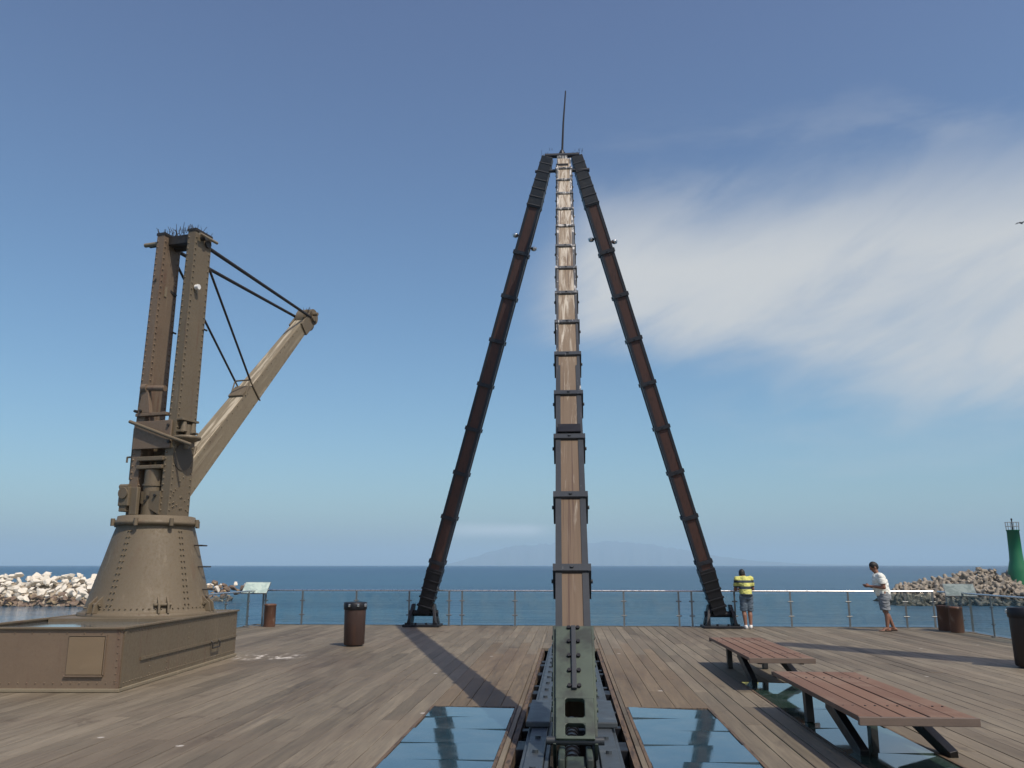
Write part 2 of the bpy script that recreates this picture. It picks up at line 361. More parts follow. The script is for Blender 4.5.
def sea_mat():
    m, g, b, out, P = new_mat('sea_water')
    x, y, z = g.xyz(P)
    far = g.ramp(y, 60, 900)
    calm = g.m('MULTIPLY', g.ramp(x, -34, -48), g.ramp(y, 112, 92))
    c = g.mix(far, SEA['near'], SEA['far'])
    patch = g.noise(g.mapping(P, (0.010, 0.035, 1)), 1.0, 5, 0.6)
    c = g.mix(g.ramp(patch, 0.38, 0.64, 0, 0.8), c, g.mix(1.0, c, (0.58, 0.66, 0.74), 'MULTIPLY'))
    gust = g.noise(g.mapping(P, (0.004, 0.05, 1), (11, 7, 0)), 1.0, 5, 0.6, 0.4)
    c = g.mix(g.ramp(gust, 0.50, 0.66, 0, 0.6), c, g.mix(1.0, c, (1.35, 1.28, 1.22), 'MULTIPLY'))
    g.put(b.inputs['Base Color'], c)
    b.inputs['IOR'].default_value = 1.33
    g.put(b.inputs['Roughness'], g.ramp(calm, 0, 1, SEA['rough'], 0.12))
    w1 = g.noise(g.mapping(P, (0.35, 0.95, 1)), 1.0, 5, 0.62, 0.4)
    w2 = g.noise(g.mapping(P, (0.07, 0.20, 1), (3, 3, 0)), 1.0, 4, 0.55)
    h = g.m('ADD', g.m('MULTIPLY', w1, 0.85), g.m('MULTIPLY', w2, 1.6))
    n = g.node('ShaderNodeBump'); n.inputs['Distance'].default_value = 1.0
    g.put(n.inputs['Strength'], g.ramp(calm, 0, 1, SEA['bump'], 0.12))
    g.L.new(h, n.inputs['Height']); g.L.new(n.outputs[0], b.inputs['Normal'])
    return m
SEA = dict(near=(0.030, 0.098, 0.165), far=(0.018, 0.070, 0.148), rough=0.28, bump=1.0)
M['sea'] = sea_mat()
M['hills'] = simple('bare_far_hills', (0.095, 0.110, 0.120), 0.95, 0, 0.2, 0.001)

# ------------------------------------------------------------------ mesh builder
def frame(d, up=(0, 0, 1)):
    d = Vector(d).normalized(); up = Vector(up)
    s = up.cross(d)
    if s.length < 1e-4: s = Vector((1, 0, 0)).cross(d)
    if s.length < 1e-4: s = Vector((0, 1, 0)).cross(d)
    s.normalize(); u = d.cross(s).normalized()
    return d, s, u

class MB:
    def __init__(self): self.v = []; self.f = []; self.mi = []; self.sm = []
    def add(self, vs, fs, mi=0, smooth=False):
        o = len(self.v); self.v += [tuple(p) for p in vs]
        for f in fs: self.f.append([i + o for i in f]); self.mi.append(mi); self.sm.append(smooth)
        return self
    def box(self, c, s, rot=None, mi=0):
        c = Vector(c); q = rot if rot is not None else Matrix.Identity(3)
        vs = [c + q @ Vector((sx * s[0] / 2, sy * s[1] / 2, sz * s[2] / 2)) for sx in (-1, 1) for sy in (-1, 1) for sz in (-1, 1)]
        return self.add(vs, [(0, 1, 3, 2), (4, 6, 7, 5), (0, 4, 5, 1), (2, 3, 7, 6), (0, 2, 6, 4), (1, 5, 7, 3)], mi)
    def bx(self, x0, x1, y0, y1, z0, z1, mi=0):
        return self.box(((x0 + x1) / 2, (y0 + y1) / 2, (z0 + z1) / 2), (abs(x1 - x0), abs(y1 - y0), abs(z1 - z0)), None, mi)
    def beam(self, p0, p1, w0, h0, w1=None, h1=None, up=(0, 0, 1), off=(0, 0), mi=0):
        """bar of width w (sideways) and height h (along up), tapering"""
        p0 = Vector(p0); p1 = Vector(p1); w1 = w0 if w1 is None else w1; h1 = h0 if h1 is None else h1
        d, s, u = frame(p1 - p0, up)
        vs = []
        for p, w, h in ((p0, w0, h0), (p1, w1, h1)):
            p = p + s * off[0] + u * off[1]
            vs += [p - s * w / 2 - u * h / 2, p + s * w / 2 - u * h / 2, p + s * w / 2 + u * h / 2, p - s * w / 2 + u * h / 2]
        return self.add(vs, [(0, 3, 2, 1), (4, 5, 6, 7), (0, 1, 5, 4), (1, 2, 6, 5), (2, 3, 7, 6), (3, 0, 4, 7)], mi)
    def cyl(self, p0, p1, r0, r1=None, n=16, mi=0, smooth=True, caps=True):
        p0 = Vector(p0); p1 = Vector(p1); r1 = r0 if r1 is None else r1
        d, s, u = frame(p1 - p0)
        vs = []
        for p, r in ((p0, r0), (p1, r1)):
            vs += [p + (s * math.cos(2 * math.pi * i / n) + u * math.sin(2 * math.pi * i / n)) * r for i in range(n)]
        self.add(vs, [(i, (i + 1) % n, n + (i + 1) % n, n + i) for i in range(n)], mi, smooth)
        if caps: self.add(vs, [tuple(range(n - 1, -1, -1)), tuple(range(n, 2 * n))], mi)
        return self
    def lathe(self, prof, c=(0, 0, 0), n=32, mi=0, smooth=True):
        c = Vector(c); vs = []; fs = []
        for r, z in prof:
            vs += [c + Vector((r * math.cos(2 * math.pi * i / n), r * math.sin(2 * math.pi * i / n), z)) for i in range(n)]
        for k in range(len(prof) - 1):
            for i in range(n):
                j = (i + 1) % n; fs.append((k * n + i, k * n + j, (k + 1) * n + j, (k + 1) * n + i))
        self.add(vs, fs, mi, smooth)
        self.add(vs[:n], [tuple(range(n - 1, -1, -1))], mi); self.add(vs[-n:], [tuple(range(n))], mi)
        return self
    def tube(self, pts, r, n=8, mi=0):
        for a, b in zip(pts[:-1], pts[1:]): self.cyl(a, b, r, r, n, mi)
        return self
    def rivet(self, p, nrm, r=0.016, h=0.012):
        d, s, u = frame(nrm); p = Vector(p)
        vs = [p + (s * math.cos(math.pi * i / 3) + u * math.sin(math.pi * i / 3)) * r for i in range(6)]
        vs += [p + d * h + (s * math.cos(math.pi * i / 3) + u * math.sin(math.pi * i / 3)) * r * .6 for i in range(6)]
        return self.add(vs, [(i, (i + 1) % 6, 6 + (i + 1) % 6, 6 + i) for i in range(6)] + [(6, 7, 8, 9, 10, 11)], 0, False)
    def rivets(self, a, b, nrm, step=0.09, r=0.016):
        a = Vector(a); b = Vector(b); k = max(1, int((b - a).length / step))
        for i in range(k + 1): self.rivet(a.lerp(b, i / k), nrm, r, r * .75)
        return self
    def prism(self, pts, ext, mi=0):
        """polygon of 3-D points swept along ext"""
        n = len(pts); e = Vector(ext); vs = [Vector(p) for p in pts] + [Vector(p) + e for p in pts]
        return self.add(vs, [tuple(range(n - 1, -1, -1)), tuple(range(n, 2 * n))] + [(i, (i + 1) % n, n + (i + 1) % n, n + i) for i in range(n)], mi)
    def build(self, name, mats, parent=None, bevel=0.0, loc=None):
        me = bpy.data.meshes.new(name); me.from_pydata(self.v, [], self.f)
        mats = mats if isinstance(mats, (list, tuple)) else [mats]
        for m in mats: me.materials.append(m)
        me.polygons.foreach_set('material_index', self.mi); me.polygons.foreach_set('use_smooth', self.sm)
        bm = bmesh.new(); bm.from_mesh(me)
        bmesh.ops.recalc_face_normals(bm, faces=bm.faces); bm.to_mesh(me); bm.free()
        o = bpy.data.objects.new(name, me); COL.objects.link(o)
        if parent: o.parent = parent
        if loc is not None: o.location = loc
        if bevel:
            b = o.modifiers.new('bevel', 'BEVEL'); b.width = bevel; b.segments = 2; b.limit_method = 'ANGLE'; b.angle_limit = R(50)
        return o

def tag(o, label, cat, group=None, kind=None):
    if label: o['label'] = label
    if cat: o['category'] = cat
    if group: o['group'] = group
    if kind: o['kind'] = kind
    return o
def thing(name, label, cat, loc=(0, 0, 0), rotz=0.0, group=None):
    o = bpy.data.objects.new(name, None); COL.objects.link(o)
    o.location = loc; o.rotation_euler = (0, 0, rotz); o.empty_display_size = 0.2
    return tag(o, label, cat, group)
def struct(o): o['kind'] = 'structure'; return o
def copy_tree(o, parent=None):
    c = o.copy(); COL.objects.link(c)
    if parent: c.parent = parent; c.matrix_parent_inverse = Matrix.Identity(4)
    for ch in list(o.children): copy_tree(ch, c)
    return c

# ================================================================== SETTING
WATER = -3.0
# ---- sea
mb = MB(); S = 60000.0
mb.add([(-S, -2000, 0), (S, -2000, 0), (S, S, 0), (-S, S, 0)], [(0, 1, 2, 3)])
struct(mb.build('sea', M['sea'], loc=(0, 0, WATER)))

# ---- hills across the bay
def hills():
    D = 20000.0
    top = [(-0.155, 0), (-0.135, 45), (-0.115, 120), (-0.09, 215), (-0.07, 285), (-0.05, 310), (-0.02, 335), (0.0, 330), (0.03, 345), (0.06, 360),
           (0.09, 320), (0.12, 260), (0.15, 190), (0.18, 120), (0.22, 60), (0.27, 20), (0.38, 0)]
    r = random.Random(3); mbh = MB(); N = 160; rows = 9; vs = []
    def hgt(a):
        for (a0, h0), (a1, h1) in zip(top[:-1], top[1:]):
            if a0 <= a <= a1:
                t = (a - a0) / (a1 - a0); t = t * t * (3 - 2 * t) * .5 + t * .5; return h0 + (h1 - h0) * t
        return 0
    for k in range(rows):
        f = k / (rows - 1)
        for i in range(N + 1):
            a = -0.155 + (0.38 + 0.155) * i / N
            h = 1.67 * hgt(a) * math.sin(math.pi * min(1, f * 1.25) / 2) if f <= .8 else 1.67 * hgt(a) * (1 - (f - .8) / .2 * .6)
            h *= 1 + r.uniform(-.06, .06) * (1 if 0 < f < .8 else .3)
            d = D + f * 2400 + math.sin(i * .7) * 120 + math.sin(i * 1.9) * 70
            vs.append((d * math.sin(a), d * math.cos(a), WATER - 1 + h))
    fs = [(k * (N + 1) + i, k * (N + 1) + i + 1, (k + 1) * (N + 1) + i + 1, (k + 1) * (N + 1) + i) for k in range(rows - 1) for i in range(N)]
    mbh.add(vs, fs, 0, True)
    struct(mbh.build('hills', M['hills']))
hills()

# ---- haze over sea and hills
HAZE_D = 0.95e-4
def haze():
    m = bpy.data.materials.new('sea_haze'); m.use_nodes = True; nt = m.node_tree; nt.nodes.clear()
    out = nt.nodes.new('ShaderNodeOutputMaterial'); v = nt.nodes.new('ShaderNodeVolumePrincipled')
    v.inputs['Color'].default_value = (0.60, 0.84, 1.0, 1); v.inputs['Density'].default_value = HAZE_D
    v.inputs['Anisotropy'].default_value = 0.0
    nt.links.new(v.outputs[0], out.inputs['Volume'])
    mb = MB(); mb.bx(-61000, 61000, -3000, 61000, WATER - 1, 660)
    o = mb.build('haze', m); o['kind'] = 'stuff'
haze()

# ---- the wooden deck with its openings
DX0, DX1, DY0, DY1 = -9.2, 10.3, -7.0, 24.75
OPEN = [(-0.60, 0.60, 5.0, 18.2), (-1.72, -0.66, 3.6, 10.82), (0.66, 1.68, 3.6, 10.87), (2.50, 3.38, 3.6, 13.3)]
def deck():
    xs = [DX0, -1.72, -0.66, -0.60, 0.60, 0.66, 1.68, 2.50, 3.38, DX1]
    mbd = MB(); r = random.Random(11); row = 0
    for xa, xb in zip(xs[:-1], xs[1:]):
        n = max(1, round((xb - xa) / 0.205)); w = (xb - xa) / n
        for i in range(n):
            a = xa + i * w; b = a + w; c = (a + b) / 2; row += 1
            iv = [(DY0, DY1)]
            for ox0, ox1, oy0, oy1 in OPEN:
                if ox0 < c < ox1:
                    iv = [q for p in iv for q in ((p[0], min(p[1], oy0)), (max(p[0], oy1), p[1])) if q[1] - q[0] > .01]
            for y0, y1 in iv:
                cuts = [y0]; base = (row % 3) * 1.2
                y = DY0 + base
                while y < y1:
                    y += 3.6
                    if y0 + .3 < y < y1 - .3: cuts.append(y)
                cuts.append(y1)
                for ya, yb in zip(cuts[:-1], cuts[1:]):
                    mid = -1.75 < c < 1.7 and 10.5 < (ya + yb) / 2 < 18.3
                    gp = r.choice((.005, .006, .008, .012)) if c > 1.7 else r.choice((.002, .003, .004, .006, .010))
                    zt = r.uniform(-.003, .002) if c > 1.7 else r.uniform(-.0012, .0008); e = .0035 if c > 1.7 else .0015
                    x0, x1, q0, q1 = a + gp / 2 + r.uniform(0, .002), b - gp / 2, ya + .003, yb - .003
                    z1, z2, z3 = -.05, zt - e, zt
                    vs = [(x0, q0, z1), (x1, q0, z1), (x1, q1, z1), (x0, q1, z1), (x0, q0, z2), (x1, q0, z2), (x1, q1, z2), (x0, q1, z2),
                          (x0 + e, q0 + e, z3), (x1 - e, q0 + e, z3), (x1 - e, q1 - e, z3), (x0 + e, q1 - e, z3)]
                    mbd.add(vs, [(3, 2, 1, 0), (0, 1, 5, 4), (1, 2, 6, 5), (2, 3, 7, 6), (3, 0, 4, 7), (4, 5, 9, 8), (5, 6, 10, 9), (6, 7, 11, 10), (7, 4, 8, 11), (8, 9, 10, 11)], 1 if mid else 0)
    struct(mbd.build('deck', [M['deck'], M['deck_red']]))
    s = MB(); s.bx(DX0 + .05, DX1 - .05, DY0, DY1 - .05, -.75, -.45)
    for i in range(24): s.bx(DX0 + .04, DX1 - .04, DY0 + i * 1.3 + .4, DY0 + i * 1.3 + .5, -.449, -.30)
    for x in (-8, -3, 3.9, 9):
        for y in (0, 8, 16, 23): s.cyl((x, y, -4.5), (x, y, -.76), .35, .35, 14)
    struct(s.build('pier_base', M['joist']))
    f = MB()
    f.bx(DX0, DX1, DY1 + .003, DY1 + .06, -.45, .012); f.bx(DX0 - .06, DX0 - .003, DY0, DY1 + .06, -.45, .012); f.bx(DX1 + .003, DX1 + .06, DY0, DY1 + .06, -.45, .012)
    struct(f.build('deck_edge', M['deck']))
deck()

# ---- left breakwater of cream boulders, right breakwater of concrete tetrapods
def rock_mesh(name, seed, mat, n=13):
    r = random.Random(seed); bm = bmesh.new()
    for i in range(n):
        d = Vector((r.gauss(0, 1), r.gauss(0, 1), r.gauss(0, 1))).normalized() * r.uniform(.8, 1.05)
        bm.verts.new((d.x * 1.15, d.y * .95, d.z * .8))
    h = bmesh.ops.convex_hull(bm, input=bm.verts)
    bmesh.ops.delete(bm, geom=[v for v in bm.verts if not v.link_faces], context='VERTS')
    bmesh.ops.bevel(bm, geom=list(bm.edges), offset=.035, segments=1, affect='EDGES')
    me = bpy.data.meshes.new(name); bm.to_mesh(me); bm.free(); me.materials.append(mat); return me
def left_breakwater():
    r = random.Random(5)
    dry = [rock_mesh('boulder', 20 + i, M['boulder']) for i in range(7)]
    wet = [rock_mesh('boulder', 40 + i, M['boulder_wet']) for i in range(5)]
    def y0(x): return 96.3 if x < -57 else 96.3 + (x + 57) ** 1.35 * .62
    def ztop(x): return .30 if x < -57 else .30 - (x + 57) * .12
    mbm = MB(); n = 30; vs = []
    for i in range(n + 1):
        x = -96 + (46.5) * i / n; yy = y0(x); zt = max(-3.9, ztop(x) - .75 - max(0, (x + 53)) * .55)
        vs += [(x, yy + .6, -4), (x, yy + 6.3, zt), (x, yy + 10, zt), (x, yy + 16, -4)]
    mbm.add(vs, [(i * 4 + k, i * 4 + k + 1, i * 4 + k + 5, i * 4 + k + 4) for i in range(n) for k in range(3)])
    struct(mbm.build('breakwater_mound', M['mound_pale']))
    cnt = 0
    x = -72.6
    while x < -45.6:
        for k in range(10):
            f = k / 9; yy = y0(x); zt = ztop(x)
            z = -3.0 + (zt + 3.0) * f
            px = x + r.uniform(-.5, .5); py = yy + f * 6.2 + r.uniform(-.4, .4)
            w = z < -1.9 + r.uniform(-.5, .35) or (x > -54 and r.random() < .75)
            o = bpy.data.objects.new('boulder', r.choice(wet if w else dry)); COL.objects.link(o)
            s = r.choice((.34, .44, .50, .56, .62, .74)) * r.uniform(.9, 1.1); o.scale = (s, s * r.uniform(.8, 1.1), s * r.uniform(.75, 1.0))
            o.location = (px, py, z + r.uniform(-.15, .2)); o.rotation_euler = (r.uniform(-.6, .6), r.uniform(-.6, .6), r.uniform(0, 6.3))
            if w: tag(o, 'brown boulder low on the left breakwater, near the water', 'boulder', 'wet boulders of the left breakwater')
            else: tag(o, 'dry cream boulder piled up on the left breakwater', 'boulder', 'dry boulders of the left breakwater')
            cnt += 1
        x += .83
left_breakwater()
def right_breakwater():
    r = random.Random(9)
    def tetra(mat):
        mb = MB()
        dirs = [Vector((0, 0, 1)), Vector((.943, 0, -.333)), Vector((-.471, .816, -.333)), Vector((-.471, -.816, -.333))]
        for d in dirs: mb.cyl(d * .05, d * 1.05, .46, .30, 10)
        mb.lathe([(.1, -.45), (.36, -.32), (.47, 0), (.36, .32), (.1, .45)], n=10)
        me = mb.build('tetrapod', mat); mesh = me.data; bpy.data.objects.remove(me); return mesh
    T, TW = tetra(M['tetra']), tetra(M['tetra_wet'])
    def ztop(x): return min(.72, -1.95 + (x - 39) * .232)
    mbm = MB(); n = 24; vs = []
    for i in range(n + 1):
        x = 41 + 50 * i / n; zt = max(-3.6, ztop(x) - .85); yy = 104.6
        vs += [(x, yy + .8, -4), (x, yy + 6.5, zt), (x, yy + 12, zt), (x, yy + 19, -4)]
    mbm.add(vs, [(i * 4 + k, i * 4 + k + 1, i * 4 + k + 5, i * 4 + k + 4) for i in range(n) for k in range(3)])
    struct(mbm.build('breakwater_mound', M['mound']))
    x = 39.6
    while x < 58.6:
        for k in range(12):
            f = k / 11; zt = ztop(x); z = -2.9 + (zt + 2.9) * f
            px = x + r.uniform(-.5, .5); py = 105 + f * 6.6 + r.uniform(-.4, .4)
            w = z < -2.3 + r.uniform(-.3, .5)
            o = bpy.data.objects.new('tetrapod', TW if w else T); COL.objects.link(o)
            s = r.uniform(.50, .70); o.scale = (s, s, s); o.location = (px, py, z + r.uniform(-.2, .25))
            o.rotation_euler = (r.uniform(0, 6.3), r.uniform(0, 6.3), r.uniform(0, 6.3))
            if w: tag(o, 'dark wet concrete tetrapod at the waterline of the right breakwater', 'tetrapod', 'wet tetrapods of the right breakwater')
            else: tag(o, 'sandy dry concrete tetrapod piled up on the right breakwater', 'tetrapod', 'dry tetrapods of the right breakwater')
        x += .80
right_breakwater()

# ---- green harbour tower
def tower():
    t = thing('harbour_light_tower', 'green harbour light tower standing on the right breakwater', 'tower', (55.75, 110, 0.0))
    mb = MB(); mb.lathe([(1.18, -1.2), (1.12, .9), (1.0, 1.5), (.80, 2.3), (.74, 3.2), (.70, 5.9), (.76, 5.92), (.76, 6.05)], n=28); mb.build('shaft', M['green'], t)
    r = MB()
    for i in range(14):
        a = 2 * math.pi * i / 14; c = Vector((math.cos(a), math.sin(a), 0)) * .72
        r.cyl(c + Vector((0, 0, 6.05)), c * 1.08 + Vector((0, 0, 7.0)), .028, .028, 6)
    for z, q in ((6.5, .745), (7.0, .78)):
        pts = [Vector((math.cos(2 * math.pi * i / 20) * q, math.sin(2 * math.pi * i / 20) * q, z)) for i in range(21)]
        r.tube(pts, .03, 6)
    r.build('gallery_rail', M['tower_rail'], t)
    l = MB(); l.cyl((0, 0, 6.05), (0, 0, 7.25), .09, .07, 10); l.lathe([(.05, 7.25), (.10, 7.27), (.10, 7.45), (.04, 7.5)], n=12); l.build('lantern', M['steel_dark'], t)
    pass
tower()

# ================================================================== GLASS FLOORS
def pane_panel(name, label, x0, x1, y0, y1, n, mat, seed, zt=0.0):
    t = thing(name, label, 'glass floor', ((x0 + x1) / 2, (y0 + y1) / 2, 0), group='glass floor panels let into the deck')
    cx, cy = (x0 + x1) / 2, (y0 + y1) / 2; r = random.Random(seed)
    L = (y1 - y0) / n
    for i in range(n):
        a, b = y0 + i * L + .006 - cy, y0 + (i + 1) * L - .006 - cy
        sx, sy = (.0032, -.0058, .0072, -.0025, .0065, -.0070, .003, -.006, .005, -.004)[(i + seed) % 10] * r.uniform(.8, 1.2), r.uniform(-.0014, .0014); X0, X1 = x0 + .035 - cx, x1 - .035 - cx
        z = lambda x, y: -.002 + sx * x / .5 * 1.0 + sy * (y - (a + b) / 2) / L * 2
        vs = [(X0, a, z(X0, a)), (X1, a, z(X1, a)), (X1, b, z(X1, b)), (X0, b, z(X0, b))]
        vs = vs + [(p[0], p[1], p[2] - .03) for p in vs]
        MB().add(vs, [(0, 1, 2, 3), (7, 6, 5, 4), (0, 4, 5, 1), (1, 5, 6, 2), (2, 6, 7, 3), (3, 7, 4, 0)]).build('glass_pane', mat, t)
    f = MB(); w = .03
    f.bx(x0 - cx, x0 + w - cx, y0 - cy, y1 - cy, -.12, .004); f.bx(x1 - w - cx, x1 - cx, y0 - cy, y1 - cy, -.12, .004)
    f.bx(x0 + w + .002 - cx, x1 - w - .002 - cx, y1 - w - cy, y1 - cy, -.12, .003)
    f.build('edge_trim', M['trim'], t)
pane_panel('glass_floor_panel', 'blue glass floor panel left of the sheer crane bed', -1.72, -.66, 3.62, 10.80, 10, M['floor_glass'], 4)
pane_panel('glass_floor_panel', 'blue glass floor panel right of the sheer crane bed', .66, 1.68, 3.67, 10.85, 10, M['floor_glass'], 6)
pane_panel('glass_floor_panel', 'greenish glass floor strip running under the two benches', 2.50, 3.38, 3.65, 13.28, 8, M['strip_glass'], 8)

# ================================================================== SHEER-LEG CRANE
APEX = Vector((-.04, 22.0, 13.2))
REAR_STRAPS = [2.12, 3.41, 4.69, 5.86, 7.10, 8.29, 9.55, 10.79, 12.04, 13.32, 14.55, 15.8, 17.0, 18.1]
def strapped_leg(name, root, P0, P1, w, bar, woodm, steelm, strapm, up, s_first, s_step, n_straps, cast0, cast1, castm0, castm1, taper=(1, 1)):
    """box leg of timber with steel corner bars, a strap every s_step and a casting at each end"""
    P0 = Vector(P0); P1 = Vector(P1); L = (P1 - P0).length; d, s, u = frame(P1 - P0, up)
    def W(t):
        e = 4 * t * (1 - t); return w * ((taper[0] * (1 - t) + taper[1] * t) * (1 - e) + e)
    at_ = lambda q: P0 + d * q
    leg = MB(); N = 9
    for i in range(N):
        a, b = cast0 + (L - cast0 - cast1) * i / N, cast0 + (L - cast0 - cast1) * (i + 1) / N
        leg.beam(at_(a), at_(b), W(a / L) * .93, W(a / L) * .93, W(b / L) * .93, W(b / L) * .93, up)
    o = leg.build(name, woodm, root)
    st = MB()
    for i in range(N):
        a, b = cast0 + (L - cast0 - cast1) * i / N, cast0 + (L - cast0 - cast1) * (i + 1) / N
        bw = bar(a / L) if callable(bar) else bar
        for sx in (-1, 1):
            for sy in (-1, 1):
                wa, wb = W(a / L) / 2, W(b / L) / 2
                c0 = at_(a) + s * sx * (wa - bw / 2) + u * sy * (wa - .02); c1 = at_(b) + s * sx * (wb - bw / 2) + u * sy * (wb - .02)
                st.beam(c0, c1, bw, .04, up=up)
                c0 = at_(a) + s * sx * (wa - .018) + u * sy * (wa - .04 - bw / 2); c1 = at_(b) + s * sx * (wb - .018) + u * sy * (wb - .04 - bw / 2)
                st.beam(c0, c1, .036, bw, up=up)
    st.build('corner_bars', steelm, o)
    for k in range(n_straps):
        q = s_first[k] if isinstance(s_first, list) else s_first + k * s_step
        if q > L - cast1 - .1: break
        b = MB(); ww = W(q / L) + .022
        for sx in (-1, 1):
            b.beam(at_(q - .055) + s * sx * ww / 2, at_(q + .055) + s * sx * ww / 2, .035, ww + .035, up=up)
            b.beam(at_(q - .052) + u * sx * ww / 2, at_(q + .052) + u * sx * ww / 2, ww - .035, .035, up=up)
            b.cyl(at_(q) + s * sx * (ww / 2 + .01), at_(q) + s * sx * (ww / 2 + .035), .025, .025, 6)
            b.cyl(at_(q) + u * sx * (ww / 2 + .01), at_(q) + u * sx * (ww / 2 + .035), .022, .022, 6)
        b.build('strap', strapm, o)
    if castm0:
        c = MB(); c.beam(at_(.05), at_(cast0), W(0) * .92, W(0) * .92, W(cast0 / L) + .05, W(cast0 / L) + .05, up)
        for k in range(5):
            q = .25 + (cast0 - .35) * k / 4; ww = W(q / L) + .01
            c.beam(at_(q - .025), at_(q + .025), ww + .05, ww + .05, up=up)
        c.build('foot_casting', castm0, o, .012)
    if castm1:
        c = MB(); c.beam(at_(L - cast1), at_(L - .02), W(1 - cast1 / L) + .03, W(1 - cast1 / L) + .03, .32, .34, up)
        for k in range(6):
            q = L - cast1 + .06 + (cast1 - .3) * k / 5; f = (q - L + cast1) / cast1; ww = (W(1 - cast1 / L) + .03) * (1 - f) + .32 * f
            c.beam(at_(q - .02), at_(q + .02), ww + .022, ww + .03, up=up)
        c.build('head_casting', castm1, o, .012)
    return o, d, s, u, at_

def sheer_crane():
    t = thing('sheer_leg_crane', 'tall three-legged sheer crane of strapped timber legs meeting at a point', 'crane', (0, 8, 0))
    off = Vector((0, -8, 0))
    A = APEX + off
    for sx in (-1, 1):
        foot = Vector((sx * 4.19, 24.45, .34)) + off; head = A + Vector((sx * .41, .1, .04))
        up = Vector((0, -1, 0))
        o, d, s, u, at_ = strapped_leg('front_leg', t, foot, head, .40, .075, M['leg_wood'], M['steel_navy'], M['steel_navy'], up, 1.55, 1.31, 10, 1.35, 1.55, M['steel_dark'], M['cast_blue'], (1.0, .92))
        # round floodlight pair clamped below the head
        for q, sd in ((10.95, -1), (11.2, 1)):
            c = at_(q) + s * sd * .31
            fl = MB(); fl.cyl(c - s * sd * .15, c, .02, .02, 6)
            fl.lathe([(.02, -.06), (.07, -.04), (.095, .02), (.085, .04), (.03, .045)], c, 14); fl.build('floodlight', M['stainless'], o)
        # foot bracket with two cheeks, pin and base plate
        fb = MB(); fx, fy = foot.x, foot.y
        for k in (-1, 1):
            cx = fx + k * .29
            fb.prism([(cx - .04 + k * .10, fy - .36, .07), (cx - .04 + k * .10, fy + .36, .07), (cx - .04, fy + .13, .62), (cx - .04, fy - .13, .62)], (.08, 0, 0))
            fb.prism([(cx + k * .05, fy - .05, .07), (cx + k * .05, fy - .05, .5), (cx + k * .17, fy - .05, .07)], (0, .1, 0))
            fb.prism([(cx + k * .03, fy - .36, .07), (cx + k * .03, fy - .36, .30), (cx + k * .15, fy - .36, .07)], (0, .06, 0))
        fb.cyl((fx - .42, fy, .36), (fx + .42, fy, .36), .085, .085, 14)
        fb.bx(fx - .52, fx + .52, fy - .5, fy + .28, 0.005, .07)
        for bxx in (-.43, -.15, .15, .43): fb.cyl((fx + bxx, fy - .43, .07), (fx + bxx, fy - .43, .12), .035, .035, 6)
        fb.build('foot_bracket', M['steel_dark'], t, .008)
    # rear leg
    F = Vector((.03, 7.734, .112)) + off; H = Vector((.01, 22.03, 12.95)) + off
    up = Vector((0, -.67, .74))
    bar = lambda q: .068 if q < .30 else .042
    o, d, s, u, at_ = strapped_leg('rear_leg', t, F, H, .375, bar, M['rear_wood'], M['rear_steel'], M['rear_steel'], up, REAR_STRAPS, 1.25, 14, .5, 0, None, None, (.90, 1.06))
    L = (H - F).length
    # green foot casting with its windows
    c = MB(); wv = .40
    top = .235
    def plate(q0, q1, x0, x1, th=.035, h=top, mi=0):
        c.beam(at_(q0) + s * (x0 + x1) / 2 + u * h, at_(q1) + s * (x0 + x1) / 2 + u * h, abs(x1 - x0), th, up=up)
    plate(.36, 1.22, -.172, .172, .05)
    plate(-.06, -.03, -.165, .165, .06); plate(.095, .155, -.165, .165, .06)
    for sx in (-1, 1):
        plate(-.06, .36, sx * .168, sx * .085, .058)
        c.beam(at_(-.08) + s * sx * .178 + u * .02, at_(1.26) + s * sx * .186 + u * .02, .03, .40, up=up)
        for k in range(6):
            q = .34 + k * .17; c.cyl(at_(q) + s * sx * .19, at_(q) + s * sx * .210, .024, .024, 6)
            c.cyl(at_(q) + s * sx * .19 + u * .13, at_(q) + s * sx * .210 + u * .13, .024, .024, 6)
    for q0, q1 in ((-.03, .095), (.155, .36)):       # rounded corners of the two windows
        for sx in (-1, 1):
            for q, sq in ((q0, 1), (q1, -1)):
                k = .032; p = at_(q) + s * sx * .086 + u * (top - .029)
                c.prism([p - d * sq * .004 + s * sx * .004, p + d * sq * k + s * sx * .004, p + d * sq * k * .3 - s * sx * k * .3, p - s * sx * k - d * sq * .004], u * .057)
    o1 = c.build('foot_casting', M['green_cast'], o, .010)
    rb = MB(); rb.beam(at_(.45) + u * .275, at_(1.20) + u * .275, .045, .035, up=up); rb.build('rib', M['rear_steel'], o1, .006)
    bl = MB()
    for k in range(5):
        for sx in (-1, 1):
            q = .49 + k * .175; bl.cyl(at_(q) + s * sx * .044 + u * .258, at_(q) + s * sx * .044 + u * .282, .020, .020, 6)
    bl.build('bolts', M['steel_dark'], o1)
    pb = MB(); pb.cyl(at_(-.04) - s * .245 + u * .21, at_(-.04) + s * .245 + u * .21, .035, .035, 12); pb.build('pivot_bar', M['rear_steel'], o)
    cl = MB()
    for sx in (-1, 1): cl.box((F.x + sx * .115, F.y - .30, .06), (.055, .5, .24))
    cl.box((F.x, F.y - .38, .02), (.165, .42, .20)); cl.build('clevis', M['green_cast'], o, .015)
    # broken strap slot
    sl = MB(); q = 4.77; sl.beam(at_(q) + u * .215, at_(q + .19) + u * .215, .31, .03, up=up); sl.build('tackle_slot', M['steel_dark'], o)
    # head: cross pin, hook plate and lightning rod
    hd = MB(); hd.cyl(A + Vector((-.50, .0, .03)), A + Vector((.50, .0, .03)), .07, .075, 14)
